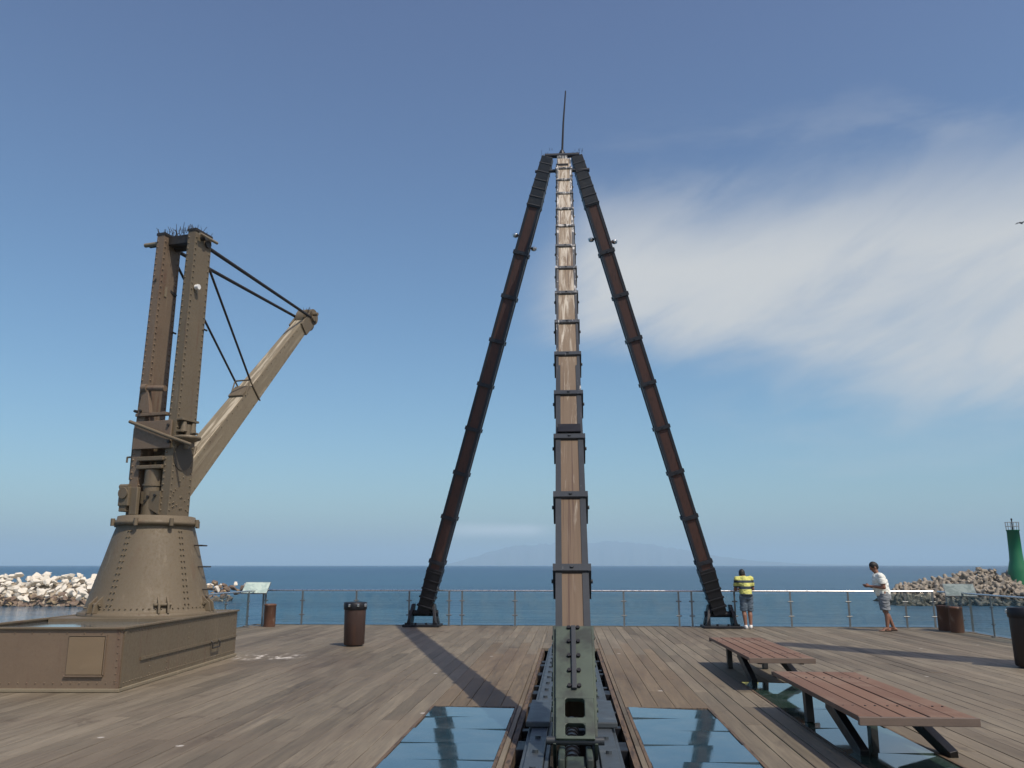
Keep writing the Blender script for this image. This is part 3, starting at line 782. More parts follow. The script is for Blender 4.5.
    hd.cyl(A + Vector((-.78, .05, -.42)), A + Vector((.78, .05, -.42)), .045, .06, 12)
    hd.build('cross_pin', M['steel_navy'], t)
    ey = MB(); ey.box(A + Vector((0, -.02, -.22)), (.30, .14, .42)); ey.cyl(A + Vector((-.2, -.1, -.48)), A + Vector((.2, -.1, -.48)), .09, .09, 12)
    ey.build('head_eye', M['rear_steel'], t, .02)
    for k, (dz, dx) in enumerate(((-.62, 0),)):
        hk = MB(); hk.box(A + Vector((0, -.62, -.62)), (.34, .1, .12)); hk.build('head_strap', M['steel_dark'], t)
    lr = MB(); b0 = A + Vector((0, .05, 0)); lr.cyl(b0 + Vector((0, 0, .05)), b0 + Vector((.05, 0, 1.1)), .032, .026, 8); lr.cyl(b0 + Vector((.05, 0, 1.1)), b0 + Vector((.13, 0, 2.12)), .026, .018, 8)
    lr.lathe([(.10, .02), (.09, .14), (.05, .22)], b0, 12)
    lr.build('lightning_rod', M['steel_dark'], t)
    sp = MB(); r = random.Random(2)
    for sx in (-1, 1):
        for k in range(12):
            p = A + Vector((sx * (.40 + r.uniform(-.13, .2)), r.uniform(-.2, .25), .10)); sp.cyl(p, p + Vector((r.uniform(-.03, .03), r.uniform(-.03, .03), .07)), .006, .004, 4)
    sp.build('bird_spikes', M['steel_dark'], t)
sheer_crane()

def crane_bed():
    t = thing('crane_slide_bed', 'dark steel slide bed in a deck slot under the sheer crane', 'crane bed', (0, 8, 0))
    for sx in (-1, 1):
        b = MB(); b.bx(sx * .24, sx * .40, -3, 9.6, -.05, .10); b.bx(sx * .405, sx * .44, -3, 9.6, .02, .06); b.bx(sx * .20, sx * .237, -3, 9.6, -.05, .07)
        for k in range(20): b.cyl((sx * .32, -2.7 + k * .62, .10), (sx * .32, -2.7 + k * .62, .125), .03, .03, 6)
        b.build('slide_rail', M['steel_blue'], t, .006)
        rr_ = random.Random(31 + sx)
        for k in range(11): MB().box((sx * .49, -2.6 + k * 1.1 + rr_.uniform(-.3, .3), -.09), (.10, rr_.uniform(.12, .4), rr_.uniform(.06, .14))).build('holding_clamp', M['steel_dark'], t, .006)
        e = MB(); e.bx(sx * .54, sx * .596, -3, 10.15, -.14, -.012); e.build('timber_edge', M['trim'], t)
    sc = MB(); sc.cyl((0, -3, -.22), (0, 9.4, -.22), .07, .07, 12)
    for k in range(60): sc.cyl((0, -2.9 + k * .2, -.22), (0, -2.82 + k * .2, -.22), .085, .085, 12)
    sc.build('screw_shaft', M['steel_dark'], t)
    for y in (-1.2, .55, 3, 6, 9.45): MB().bx(-.45, .45, y, y + .14, -.42, -.30).build('cross_tie', M['steel_blue'], t)
    en = MB(); en.bx(-.38, .38, 9.62, 9.85, -.1, .14); en.build('end_block', M['steel_blue'], t, .01)
    # side shoulders where the foot carriage runs
    for sx in (-1, 1):
        sh = MB(); sh.bx(sx * .22, sx * .46, .9, 2.3, .105, .16); sh.build('carriage_shoe', M['steel_blue'], t, .01)
crane_bed()

# ================================================================== HAND CRANE ON THE LEFT
CX, CY, AZ = -7.57, 15.0, R(76)
def crane_base():
    x0, x1, y0, y1, z1 = -8.60, -6.31, 11.53, 16.22, .86
    cx, cy = (x0 + x1) / 2, (y0 + y1) / 2
    t = thing('crane_base_box', 'riveted brown steel base box under the hand crane on the left', 'base box', (cx, cy, 0), R(3.0))
    X0, X1, Y0, Y1 = x0 - cx, x1 - cx, y0 - cy, y1 - cy
    f = MB(); f.bx(X0, X1, Y0, Y0 + .03, .05, z1 - .03)
    for z in (.12, .78): f.rivets((X0 + .05, Y0, z), (X1 - .05, Y0, z), (0, -1, 0), .24 if z > .5 else .12, .012)
    f.rivets((X1 - .05, Y0, .15), (X1 - .05, Y0, .8), (0, -1, 0), .09, .012)
    f.build('front_plate', M['crane_rust'], t)
    s = MB(); s.bx(X1 - .03, X1, Y0 + .031, Y1, .05, z1 - .03); s.bx(X0, X0 + .03, Y0 + .031, Y1, .05, z1 - .03); s.bx(X0 + .031, X1 - .031, Y1 - .03, Y1, .05, z1 - .03)
    s.bx(X1 + .002, X1 + .022, Y0 + .6, Y1 - .02, .36, .40); s.bx(X1 + .001, X1 + .014, Y0 + .03, Y0 + .10, .06, .8)
    for z in (.11, .13 + .55 + .1): s.rivets((X1, Y0 + .06, z), (X1, Y1 - .05, z), (1, 0, 0), .09, .013)
    for y in (.95, 1.55, 2.3, 3.1, 3.9): s.rivets((X1, Y0 + y, .14), (X1, Y0 + y, .34), (1, 0, 0), .08, .012)
    for y in (2.35, 4.55): s.rivets((X1, Y0 + y, .44), (X1, Y0 + y, .78), (1, 0, 0), .08, .012)
    s.build('side_plate', M['crane'], t)
    rim = MB(); e = .05
    rim.bx(X0 - .03, X1 + .03, Y0 - .03, Y0 + e, z1 - .03, z1); rim.bx(X1 - e, X1 + .03, Y0 + e + .001, Y1 + .03, z1 - .03, z1); rim.bx(X0 - .03, X0 + e, Y0 + e + .001, Y1 + .03, z1 - .03, z1)
    rim.bx(X0 + e + .001, X1 - e - .001, Y1 - e, Y1 + .03, z1 - .03, z1)
    rim.build('rim', M['crane'], t, .006)
    sk = MB(); sk.bx(X0 - .03, X1 + .03, Y0 - .03, Y1 + .03, .005, .05); sk.build('skirting', M['crane_pale'], t, .006)
    pl = MB(); pl.bx(X0 + e + .002, X1 - e - .002, Y0 + 2.1, Y1 - e - .002, z1 - .06, z1 - .012); pl.build('top_plate', M['crane'], t)
    gp = MB(); gp.bx(X0 + e + .002, X1 - e - .002, Y0 + e + .002, Y0 + 2.098, z1 - .10, z1 - .06); gp.build('cover_glass', M['tray_glass'], t)
    h = MB(); h.bx(X1 - .74, X1 - .24, Y0 - .018, Y0 - .002, .23, .73); h.build('hatch', M['hatch'], t, .006)
    h2 = MB(); h2.bx(X1 - .76, X1 - .22, Y0 - .03, Y0 - .002, .205, .225); h2.bx(X1 - .225, X1 - .21, Y0 - .026, Y0 - .002, .23, .76); h2.bx(X1 - .74, X1 - .22, Y0 - .022, Y0 - .002, .74, .755); h2.build('hatch_frame', M['crane_rust'], t)
    hd = MB(); y = Y0 + 3.35
    hd.tube([(X1 + .0, y, .40), (X1 + .05, y, .36), (X1 + .05, y, .27), (X1 + .05, y + .35, .27), (X1 + .05, y + .35, .36), (X1, y + .35, .40)], .013, 6); hd.build('handle', M['crane_dark'], t)
crane_base()

def hand_crane():
    t = thing('hand_crane', 'old riveted brown hand crane with raised jib on a conical pedestal', 'crane', (CX, CY, .855), AZ)
    Z0 = .855; ca, sa = math.cos(AZ), math.sin(AZ)
    def lp(w):      # world -> crane
        dx, dy = w.x - CX, w.y - CY; return Vector((ca * dx + sa * dy, -sa * dx + ca * dy, w.z - Z0))
    # pedestal
    prof = [(1.16, -.008), (1.16, .045), (1.09, .05), (1.06, .10), (.95, .5), (.825, .95), (.735, 1.3), (.67, 1.52), (.655, 1.56)]
    p = MB(); p.lathe(prof, n=48)
    def prad(z):
        for (r0, z0), (r1, z1) in zip(prof[:-1], prof[1:]):
            if z0 <= z <= z1 and z1 > z0: return r0 + (r1 - r0) * (z - z0) / (z1 - z0)
        return prof[-1][0]
    for i in range(5):
        a = 2 * math.pi * i / 5 + R(-100) - AZ
        for da in (-.035, .035):
            for k in range(13):
                f = .06 + .88 * k / 12; z = .1 + 1.42 * f
                rr = 1.05 + (.72 - 1.05) * f - .012 * math.sin(math.pi * f) * 2
                rr = prad(z) - .004
                ang = a + da; nrm = Vector((math.cos(ang), math.sin(ang), .2)); p.rivet(Vector((math.cos(ang) * rr, math.sin(ang) * rr, z)), nrm, .018, .03)
    for i in range(70):
        a = 2 * math.pi * i / 70; p.rivet((math.cos(a) * 1.05, math.sin(a) * 1.05, .125), (math.cos(a), math.sin(a), .2), .016, .022)
    ped = p.build('pedestal', M['crane'], t)
    rg = MB(); rg.lathe([(.62, 1.54), (.72, 1.55), (.745, 1.57), (.745, 1.62), (.68, 1.63), (.665, 1.71), (.63, 1.72)], n=48)
    for i in range(8):
        a = 2 * math.pi * i / 8 + .25; c = Vector((math.cos(a) * .76, math.sin(a) * .76, 1.60)); rg.cyl(c - Vector((0, 0, .07)), c + Vector((0, 0, .06)), .038, .038, 8)
    rg.build('turning_ring', M['crane'], t)
    for px, py in ((98, 604), (163, 604), (208, 603)):
        w = at(px, py, 14.1 if px < 200 else 15.0); c = lp(w); d = Vector((c.x, c.y, 0)).normalized(); sdv = Vector((-d.y, d.x, 0))
        lu = MB(); base = d * 1.0
        for k in (-1, 1):
            o_ = sdv * k * .075
            lu.prism([base + o_ + Vector((0, 0, .05)), base + d * .17 + o_ + Vector((0, 0, .05)), base + d * .14 + o_ + Vector((0, 0, .20)), base - d * .02 + o_ + Vector((0, 0, .34))], sdv * .035)
        lu.cyl(base + d * .06 - sdv * .13 + Vector((0, 0, .19)), base + d * .06 + sdv * .15 + Vector((0, 0, .19)), .03, .03, 8)
        lu.build('holding_lug', M['crane'], t, .006)
    for k, z in enumerate((.42, .82, 1.2)):
        st = MB()
        rr = 1.03 - .36 * (z - .1) / 1.42; a = R(8) - AZ; tg = Vector((-math.sin(a), math.cos(a), 0)); q = Vector((math.cos(a), math.sin(a), 0))
        st.tube([q * rr - tg * .15 + Vector((0, 0, z)), q * (rr + .14) - tg * .15 + Vector((0, 0, z)), q * (rr + .14) + tg * .15 + Vector((0, 0, z)), q * rr + tg * .15 + Vector((0, 0, z))], .014, 6)
        st.build('step_iron', M['crane_dark'], t)
    # two mast columns
    zb, zt = 1.72, 7.22
    for sy in (1, -1):
        c = MB(); y = sy * .365
        c.beam((0, y, zb), (0, y - .06, zt), .19, .58, .17, .48, up=(1, 0, 0))
        cf = MB()
        for k, xx in enumerate((-1, 1)):
            a = Vector((xx * .25, y - .095, zb + .1)); b = Vector((xx * .20, y - .146, zt - .15)); c.rivets(a, b, (0, -1, 0), .115, .022)
            a2 = Vector((xx * .29, y + .06, zb + .1)); b2 = Vector((xx * .24, y + .0, zt - .15)); c.rivets(a2, b2, (xx, 0, 0), .115, .022)
        for k in range(18 if sy < 0 else 0):
            c.rivet((rnd.uniform(-.2, .2), y - .099, zb + rnd.uniform(.1, .75)), (0, -1, 0), .02, .016)
        o = c.build('mast_column', M['crane'] if sy < 0 else M['crane_rust'], t)
        cp = MB(); cp.box((0, y - .06, zt + .0), (.50, .20, .05)); cp.build('column_cap', M['crane_dark'], o)
        pg = MB(); pg.beam((-.07, y - .139, zt - 1.25), (-.07, y - .141, zt - 1.05), .06, .02, up=(0, -1, 0)); pg.build('cover_plate', M['crane_pale'], o)
        MB().cyl((.22, y - .155, zt - 1.9), (.30, y - .155, zt - 1.9), .02, .02, 8).build('cable_clip', M['crane_dark'], o)
        if sy > 0:
            MB().beam((-.27, y - .04, zt - .95), (.22, y - .155, zt - 1.15), .03, .05, up=(0, 0, 1)).build('diagonal_bar', M['crane_dark'], o)
    MB().cyl((-.12, -.52, zt - 1.15), (-.12, -.60, zt - 1.15), .05, .05, 12).build('lamp', M['white'], t)
    # head between the columns
    h = MB(); h.bx(-.12, .16, -.30, .30, zt - .20, zt - .02); h.cyl((-.05, -.62, zt - .12), (-.05, .72, zt - .12), .055, .055, 12)
    h.cyl((.12, -.55, zt - .18), (.12, .55, zt - .18), .08, .08, 12)
    h.box((.12, .0, zt - .03), (.34, .58, .04))
    h.build('mast_head', M['crane_dark'], t, .01)
    pn = MB(); pn.cyl((-.12, .46, zt - .14), (-.12, .78, zt - .14), .045, .045, 8); pn.cyl((-.22, -.6, zt - .1), (.30, -.6, zt - .1), .03, .03, 8); pn.build('head_pin', M['crane_pale'], t)
    sp = MB(); r = random.Random(4)
    for k in range(120):
        q = Vector((r.uniform(-.26, .30), r.uniform(-.5, .42), zt + .0)); sp.cyl(q, q + Vector((r.uniform(-.07, .07), r.uniform(-.07, .07), r.uniform(.06, .15))), .006, .004, 4)
    sp.build('bird_spikes', M['crane_dark'], t)
    # jib, rising away to the right
    J0 = Vector((.15, 0, 2.0)); tip = Vector((4.60, 0, 6.83))
    dj, sj, uj = frame(tip - J0, (-1, 0, 1)); LJ = (tip - J0).length
    j = MB(); j.beam(J0, tip - dj * .28, .40, .52, .25, .30, up=(-1, 0, 1)); jo = j.build('jib', M['jib'], t, .01)
    jr = MB()
    for sg in (-1, 1):
        jr.beam(J0 + sj * sg * .205, tip - dj * .3 + sj * sg * .130, .025, .50, .025, .285, up=(-1, 0, 1))
    for k in range(26):
        f = .02 + .9 * k / 25; c = J0.lerp(tip, f); hh = .26 - .11 * f; ww = .22 - .077 * f
        jr.rivet(c - sj * -1 * -ww + uj * (hh - .05), -sj, .014, .012); jr.rivet(c - sj * ww - uj * (hh - .05), -sj, .014, .012); jr.rivet(c + sj * ww + uj * (hh - .05), sj, .014, .012)
    jr.build('jib_cheek', M['jib_side'], jo)
    bt = MB()
    for k in range(4):
        for sg in (-.5, .5): bt.cyl(J0 + dj * (.95 + .02 * k) + sj * (sg * .2 * (k % 2 + .4)) + uj * .22, J0 + dj * (.95 + .1 * k) + sj * (sg * .2) + uj * .29, .03, .03, 8)
    bt.build('jib_bolts', M['crane'], jo)
    jh = MB(); c = tip
    for sg in (-1, 1): jh.beam(c - dj * .50 + sj * sg * .16, c + dj * .10 + sj * sg * .16, .05, .34, .05, .36, up=(-1, 0, 1)); jh.cyl(c + dj * .08 + sj * sg * .135, c + dj * .08 + sj * sg * .185, .20, .20, 20)
    jh.cyl(c - sj * .24, c + sj * .24, .06, .06, 10); jh.cyl(c - dj * .06 - sj * .11, c - dj * .06 + sj * .11, .27, .27, 22)
    jh.cyl(c + dj * .12 + uj * .05 - sj * .30, c + dj * .12 + uj * .05 + sj * .30, .045, .045, 8); jh.box(c + dj * .30 - uj * .10, (.20, .16, .12), Matrix((dj, sj, uj)).transposed())
    jh.build('jib_sheave_head', M['crane'], jo, .008)
    sp = MB()
    for k in range(14):
        q = c + sj * r.uniform(-.18, .18) + uj * .16 + dj * r.uniform(-.1, .1); sp.cyl(q, q + Vector((0, r.uniform(-.05, .05), .12)), .006, .004, 4)
    sp.build('bird_spikes', M['crane_dark'], jo)
    # tie rods and hoist stays
    for sy in (1, -1):
        a = MB(); a.cyl((.14, sy * .36 - .06, zt - .18), tip + Vector((-.02, sy * .17, .02)), .04, .034, 8); a.build('tie_rod', M['crane_dark'], t)
        mid = J0 + dj * 3.45 + sj * 0 + Vector((0, sy * .19, 0)) + uj * .32
        b = MB(); b.cyl((.14, sy * .36 - .06, zt - .35), mid, .026, .022, 8); b.build('stay_rod', M['crane_dark'], t)
    sb = MB(); q0 = J0 + dj * 3.45
    for sy in (1, -1):
        sb.tube([q0 + Vector((0, sy * .19, 0)) + uj * .34, q0 + Vector((0, sy * .19, 0)) + dj * -.35 + uj * .18], .016, 6)
        sb.tube([q0 + Vector((0, sy * .19, 0)) + uj * .34, q0 + Vector((0, sy * .19, 0)) - uj * .22], .018, 6)
    sb.tube([q0 + Vector((0, .19, 0)) + uj * .34, q0 + Vector((0, -.19, 0)) + uj * .34], .018, 6)
    sb.box(q0 - dj * .25 + uj * .22, (.34, .36, .06), Matrix((dj, sj, uj)).transposed())
    sb.build('stay_bracket', M['crane'], jo)
    # winch gear low between and before the columns (crane frame: -x is towards the front left)
    w = MB(); w.cyl((-.16, 0, 1.72), (-.16, 0, 2.56), .19, .17, 18); w.cyl((-.16, 0, 2.26), (-.16, 0, 2.30), .195, .195, 18); w.build('hoist_cylinder', M['crane'], t)
    MB().bx(-.335, -.296, -.42, .42, 2.94, 3.46).build('cross_plate', M['crane_rust'], t, .01)
    MB().bx(-.33, -.15, -.29, .29, 2.72, 2.80).build('cross_bar', M['crane'], t, .012)
    MB().bx(-.34, -.15, -.29, .29, 2.57, 2.64).build('cross_bar', M['crane'], t, .012)
    g_ = MB(); g_.prism([(-.33, .12, 1.95), (-.33, -.30, 1.95), (-.33, -.30, 1.74)], (.05, 0, 0)); g_.prism([(-.33, .12, 1.951), (-.33, .12, 2.16), (-.33, -.30, 2.16), (-.33, -.30, 1.951)], (.05, 0, 0)); g_.build('gusset', M['crane'], t)
    MB().bx(.06, .2, -.268, .268, 1.74, 3.5).build('inner_web', M['crane'], t)
    br = MB(); br.prism([(-.33, .10, 3.62), (-.33, .38, 3.62), (-.33, .30, 4.12), (-.33, .20, 4.12)], (.09, 0, 0)); br.cyl((-.29, .26, 4.10), (-.29, -.17, 4.07), .055, .055, 12); br.cyl((-.29, .34, 4.10), (-.29, .22, 4.10), .085, .085, 12); br.bx(-.335, -.2, -.27, .42, 3.56, 3.62); br.build('bearing_bracket', M['crane_rust'], t, .008)
    lv = MB(); lv.cyl((-.39, .48, 3.46), (-.39, -.36, 3.16), .032, .032, 8); lv.cyl((-.39, -.36, 3.16), (-.32, -.88, 2.98), .032, .028, 8); lv.build('brake_lever', M['crane'], t)
    c = Vector((-.10, -.60, 3.14)); wh = MB(); wh.lathe([(.10, -.08), (.235, -.03), (.25, 0), (.235, .03), (.10, .05)], c, 26); wh.cyl(c - Vector((0, 0, .2)), c + Vector((0, 0, .25)), .05, .05, 10)
    wh.build('gear_wheel', M['crane'], t)
    wb = MB(); wb.bx(-.27, .20, -.60, -.462, 3.24, 3.28); wb.bx(-.27, .20, -.60, -.462, 3.46, 3.50)
    for xx in (-.16, .08): wb.cyl((xx, -.56, 3.26), (xx, -.56, 3.44), .07, .04, 10)
    wb.build('gear_bracket', M['crane'], t, .006)
    ws = MB(); ws.cyl((-.02, -.46, 2.80), (-.02, -.482, 2.80), .25, .25, 24); ws.build('shade_disc', M['crane_shade'], t)  # dark disc standing in for the shade under the gear wheel
    gy = -.17
    bb = MB(); bb.box((-.40, .50 + gy, 2.06), (.26, .22, .34)); bb.box((-.42, .52 + gy, 1.86), (.18, .16, .14)); bb.cyl((-.56, .50 + gy, 2.12), (-.3, .50 + gy, 2.12), .10, .10, 14); bb.cyl((-.46, .44 + gy, 2.24), (-.46, .64 + gy, 2.24), .05, .05, 10); bb.box((-.44, .32 + gy, 1.98), (.08, .16, .5)); bb.build('gear_box', M['crane'], t, .012)
    gr = MB(); gr.tube([(-.2, .44, 3.36), (-.2, .53, 3.36), (-.2, .53, 2.40), (-.2, .44, 2.40)], .014, 6); gr.tube([(-.2, .48, 2.82), (-.2, .63, 2.82), (-.2, .63, 2.72)], .018, 6); gr.build('grab_rail', M['crane'], t)
    for yy, zz in ((.30, 3.66), (.42, 3.66), (-.36, 3.36), (-.40, 3.05), (-.05, 2.06), (-.2, 2.08), (.0, 1.98)):
        MB().cyl((-.30, yy, zz), (-.365, yy, zz), .03, .026, 8).build('mast_bolt', M['crane_dark'], t)
hand_crane()

# ================================================================== RAILING
def rail_run(label, pts, posts, clamps=True, pane=True, side='x', bright=None):
    """straight run along one axis: posts is a list of positions along it"""
    a, b = Vector(pts[0]), Vector(pts[1]); d = (b - a).normalized()
    t = thing('glass_railing', label, 'railing', a); L = (b - a).length; n = Vector((-d.y, d.x, 0))
    h = MB(); h.cyl(Vector((0, 0, .985)), d * L + Vector((0, 0, .985)), .024, .024, 10); h.build('handrail', M['stainless'], t)
    for k, q in enumerate(posts):
        p = MB(); c = d * q; p.box(c + Vector((0, 0, .48)), (.05, .022, .96) if abs(d.x) > .5 else (.022, .05, .96)); p.box(c + Vector((0, 0, .009)), (.12, .10, .014))
        o = p.build('post', M['post_steel'], t)
        if clamps:
            for z in (.30, .70):
                MB().cyl(c - d * .075 + Vector((0, 0, z)), c + d * .075 + Vector((0, 0, z)), .018, .018, 8).build('glass_clamp', M['post_steel'], o)
    if pane:
        for q0, q1 in zip(posts[:-1], posts[1:]):
            if q1 - q0 < .6: continue
            g = MB(); c = d * (q0 + q1) / 2 + Vector((0, 0, .50)); w = q1 - q0 - .07
            g.box(c, (w, .012, .84) if abs(d.x) > .5 else (.012, w, .84)); g.build('glass_pane', M['rail_glass'], t)
    return t
def px_x(px, Y): return at(px, 610, Y).x
RY = 24.62
lp_ = [px_x(p, RY) for p in (273, 302, 356, 409, 449, 462, 515)]
x0 = -8.95
rail_run('glass railing on the far deck edge, from left corner to rear leg', (x0, RY, 0), None or [], False) if False else None
rail_run('glass railing along the far deck edge left of the rear leg', ((x0, RY, 0), (-.05, RY, 0)), [.04] + [v - x0 for v in lp_[1:]] + [-.05 - x0])
rp = [px_x(p, RY) for p in (624, 679, 692, 735, 791, 849, 906)]
rail_run('glass railing along the far deck edge behind the two men', ((.05, RY, 0), (10.12, RY, 0)), [.02] + [v - .05 for v in rp] + [px_x(934, RY) - .05])
rail_run('glass railing on the left deck side behind the hand crane', ((-9.05, 24.55, 0), (-9.05, 17.4, 0)), [.9, 2.5, 4.1, 5.7, 7.05])
rail_run('glass railing on the right deck side beside the wide brown bin', ((10.22, 24.55, 0), (10.22, 8, 0)), [.5, 1.35, 2.95, 4.55, 6.15, 7.75, 9.35, 10.95, 12.55, 14.15, 15.75, 16.4])

# ================================================================== BINS, BOLLARDS, INFO PANELS
def litter_bin(label, loc, s=1.0, mat='bin'):
    t = thing('litter_bin', label, 'litter bin', loc, group='brown cylindrical litter bins'); t.scale = (s, s, s)
    b = MB(); b.lathe([(.215, .03), (.232, .05), (.245, .84), (.245, .86)], n=28)
    b.build('body', M[mat], t)
    f = MB(); f.lathe([(.19, 0), (.19, .029)], n=20); f.build('foot_ring', M['steel_dark'], t)
    l = MB(); l.lathe([(.255, .80), (.262, .81), (.262, .955), (.25, .965), (.17, .97), (.16, .90)], n=28); o = l.build('top_ring', M['steel_dark'], t)
    c = MB()
    for a in (-105, -62, -20, 40, 110, 170): q = Vector((math.cos(R(a)), math.sin(R(a)), 0)); c.box(q * .27 + Vector((0, 0, .90)), (.05, .05, .07))
    c.build('clips', M['stainless'], o, .01)
litter_bin('brown cylindrical litter bin with black ring, standing alone left of centre', (-4.66, 18.42, 0), .95)
litter_bin('brown litter bin with painted-in shade, cut off by the right edge of the photo', (7.78, 15.30, 0), 1.03, 'bin_shaded')
def bollard(label, x, y, h=.62):
    b = MB(); b.lathe([(.160, 0), (.165, .02), (.162, h - .05), (.172, h - .04), (.172, h), (.12, h + .01)], n=22)
    tag(b.build('rusty_drum', M['rusty'], loc=(x, y, 0)), label, 'drum', 'rusty steel drums in the railing corners')
bollard('rusty drum below the info panel in the left railing corner', -8.52, 23.95)
bollard('rusty drum in the right railing corner, left one of the pair', 9.98, 23.75, .64)
bollard('rusty drum in the right railing corner, right one of the pair', 10.0, 23.08, .64)
def info_panel(label, x, y, z, ang, face='panel'):
    t = thing('info_panel', label, 'info panel', (x, y, 0), ang, 'slanted info panels at the railing')
    q = Matrix.Rotation(R(38), 3, 'X')
    p = MB(); p.box((0, 0, z), (.74, .50, .02), q); o = p.build('backing', M['post_steel'], t)
    f = MB(); f.box(Vector((0, 0, z)) + q @ Vector((0, 0, .0125)), (.71, .47, .003), q); f.build('printed_face', M[face], o)
    s = MB()
    for sx in (-.22, .22): s.box((sx, .03, (z - .03) / 2), (.05, .03, z - .06))
    s.box((0, .03, .006), (.6, .16, .012)); s.build('stand', M['post_steel'], t)
info_panel('pale slanted info panel above a rusty drum in the left corner', -9.06, 24.2, 1.06, R(4))
info_panel('slanted info panel, shade painted into its face, above rusty drums in the right corner', 10.22, 23.2, 1.06, R(-14), 'panel_shaded')

# ================================================================== BENCHES
def bench_proto(x0, x1, y0, y1, z, ft, vt, label):
    cx, cy = (x0 + x1) / 2, (y0 + y1) / 2
    t = thing('slatted_bench', label, 'bench', (cx, cy, 0), group='wide slatted benches on the deck')
    W = x1 - x0; n = 5; w = W / n
    s = MB(); r = random.Random(int(y0 * 10))
    for i in range(n):
        a = x0 - cx + i * w; gp = .009
        s.bx(a + gp, a + w - gp, y0 - cy + .047, y1 - cy - .047, z - .045 + r.uniform(-.002, .002), z + r.uniform(-.003, .002))
    so = s.build('seat_slats', M['bench'], t, .005)
    for q0, q1 in ((y0, y0 + .045), (y1 - .045, y1)): MB().bx(x0 - cx, x1 - cx, q0 - cy, q1 - cy, z - .07, z - .002).build('end_board', M['bench_end'], t, .005)
    bo = MB()
    for i in range(n):
        for q in (y0 + .6, y1 - .6):
            for dx in (.28, .72): bo.cyl((x0 - cx + (i + dx) * w, q - cy, z - .004), (x0 - cx + (i + dx) * w, q - cy, z + .004), .011, .011, 8)
    bo.build('bolts', M['steel_dark'], so)
    for sx, xs in ((-1, x0 + .22), (1, x1 - .10)):
        g = MB(); g.beam((xs - cx, y0 + .35 - cy, z - .085), (xs - cx, y1 - .35 - cy, z - .085), .06, .07); g.build('bearer', M['bench_leg'], t)
        l = MB(); l.beam((xs - cx + (.14 if sx > 0 else .02), ft - cy, .0), (xs - cx, ft + .92 - cy, z - .11), .08, .12, .08, .14, up=(0, -1, .3)); l.build('leg', M['bench_leg'], t, .006)
        l = MB(); l.beam((xs - cx, vt - cy, .0), (xs - cx, vt + .04 - cy, z - .11), .08, .12, up=(0, 1, 0)); l.build('leg', M['bench_leg'], t, .006)
    for q in (y0 + .6, y1 - .6):
        g = MB(); g.bx(x0 + .2 - cx, x1 - .05 - cx, q - .03 - cy, q + .03 - cy, z - .115, z - .05); g.build('cross_bar', M['bench_leg'], t)
M['bench_end'] = simple('greyed_bench_end_wood', (0.135, 0.10, 0.08), 0.75, 0, 0.3, 6, None, stretch=(0.7, 8, 8), bs=0.3)
bench_proto(2.42, 3.41, 7.62, 10.75, .45, 8.3, 10.0, 'red-brown slatted bench nearest the camera, white droppings on its top')
bench_proto(2.46, 3.36, 12.2, 15.6, .45, 13.1, 14.9, 'red-brown slatted bench farther back, behind the nearest bench')

# ================================================================== PEOPLE
def prim_cap(bm, p0, r0, p1, r1, flat=(1, 1), n=14):
    """tapered capsule"""
    p0 = Vector(p0); p1 = Vector(p1); d, s, u = frame(p1 - p0, (0, 1, 0)); L = (p1 - p0).length
    prof = [(-r0 * math.cos(R(a)), r0 * math.sin(R(a))) for a in (2, 30, 60, 90)] + [(L + r1 * math.sin(R(a)), r1 * math.cos(R(a))) for a in (0, 30, 60, 88)]
    rings = []
    for z, r in prof: rings.append([bm.verts.new(p0 + d * z + (s * math.cos(2 * math.pi * i / n) * flat[0] + u * math.sin(2 * math.pi * i / n) * flat[1]) * r) for i in range(n)])
    for a, b in zip(rings[:-1], rings[1:]):
        for i in range(n): bm.faces.new((a[i], a[(i + 1) % n], b[(i + 1) % n], b[i]))
    bm.faces.new(rings[0][::-1]); bm.faces.new(rings[-1])
def prim_cone(bm, p0, r0, p1, r1, n=16, flat=(1, 1)):
    p0 = Vector(p0); p1 = Vector(p1); d, s, u = frame(p1 - p0, (0, 1, 0)); rings = []
    for p, r in ((p0, r0), (p1, r1)): rings.append([bm.verts.new(p + (s * math.cos(2 * math.pi * i / n) * flat[0] + u * math.sin(2 * math.pi * i / n) * flat[1]) * r) for i in range(n)])
    a, b = rings
    for i in range(n): bm.faces.new((a[i], a[(i + 1) % n], b[(i + 1) % n], b[i]))
    bm.faces.new(a[::-1]); bm.faces.new(b)
def prim_ell(bm, c, rad, rot=(0, 0, 0)):
    m = Matrix.Translation(c) @ Matrix.Rotation(rot[2], 4, 'Z') @ Matrix.Rotation(rot[1], 4, 'Y') @ Matrix.Rotation(rot[0], 4, 'X') @ Matrix.Diagonal((*rad, 1))
    bmesh.ops.create_uvsphere(bm, u_segments=18, v_segments=12, radius=1, matrix=m)
from mathutils import noise as mnoise
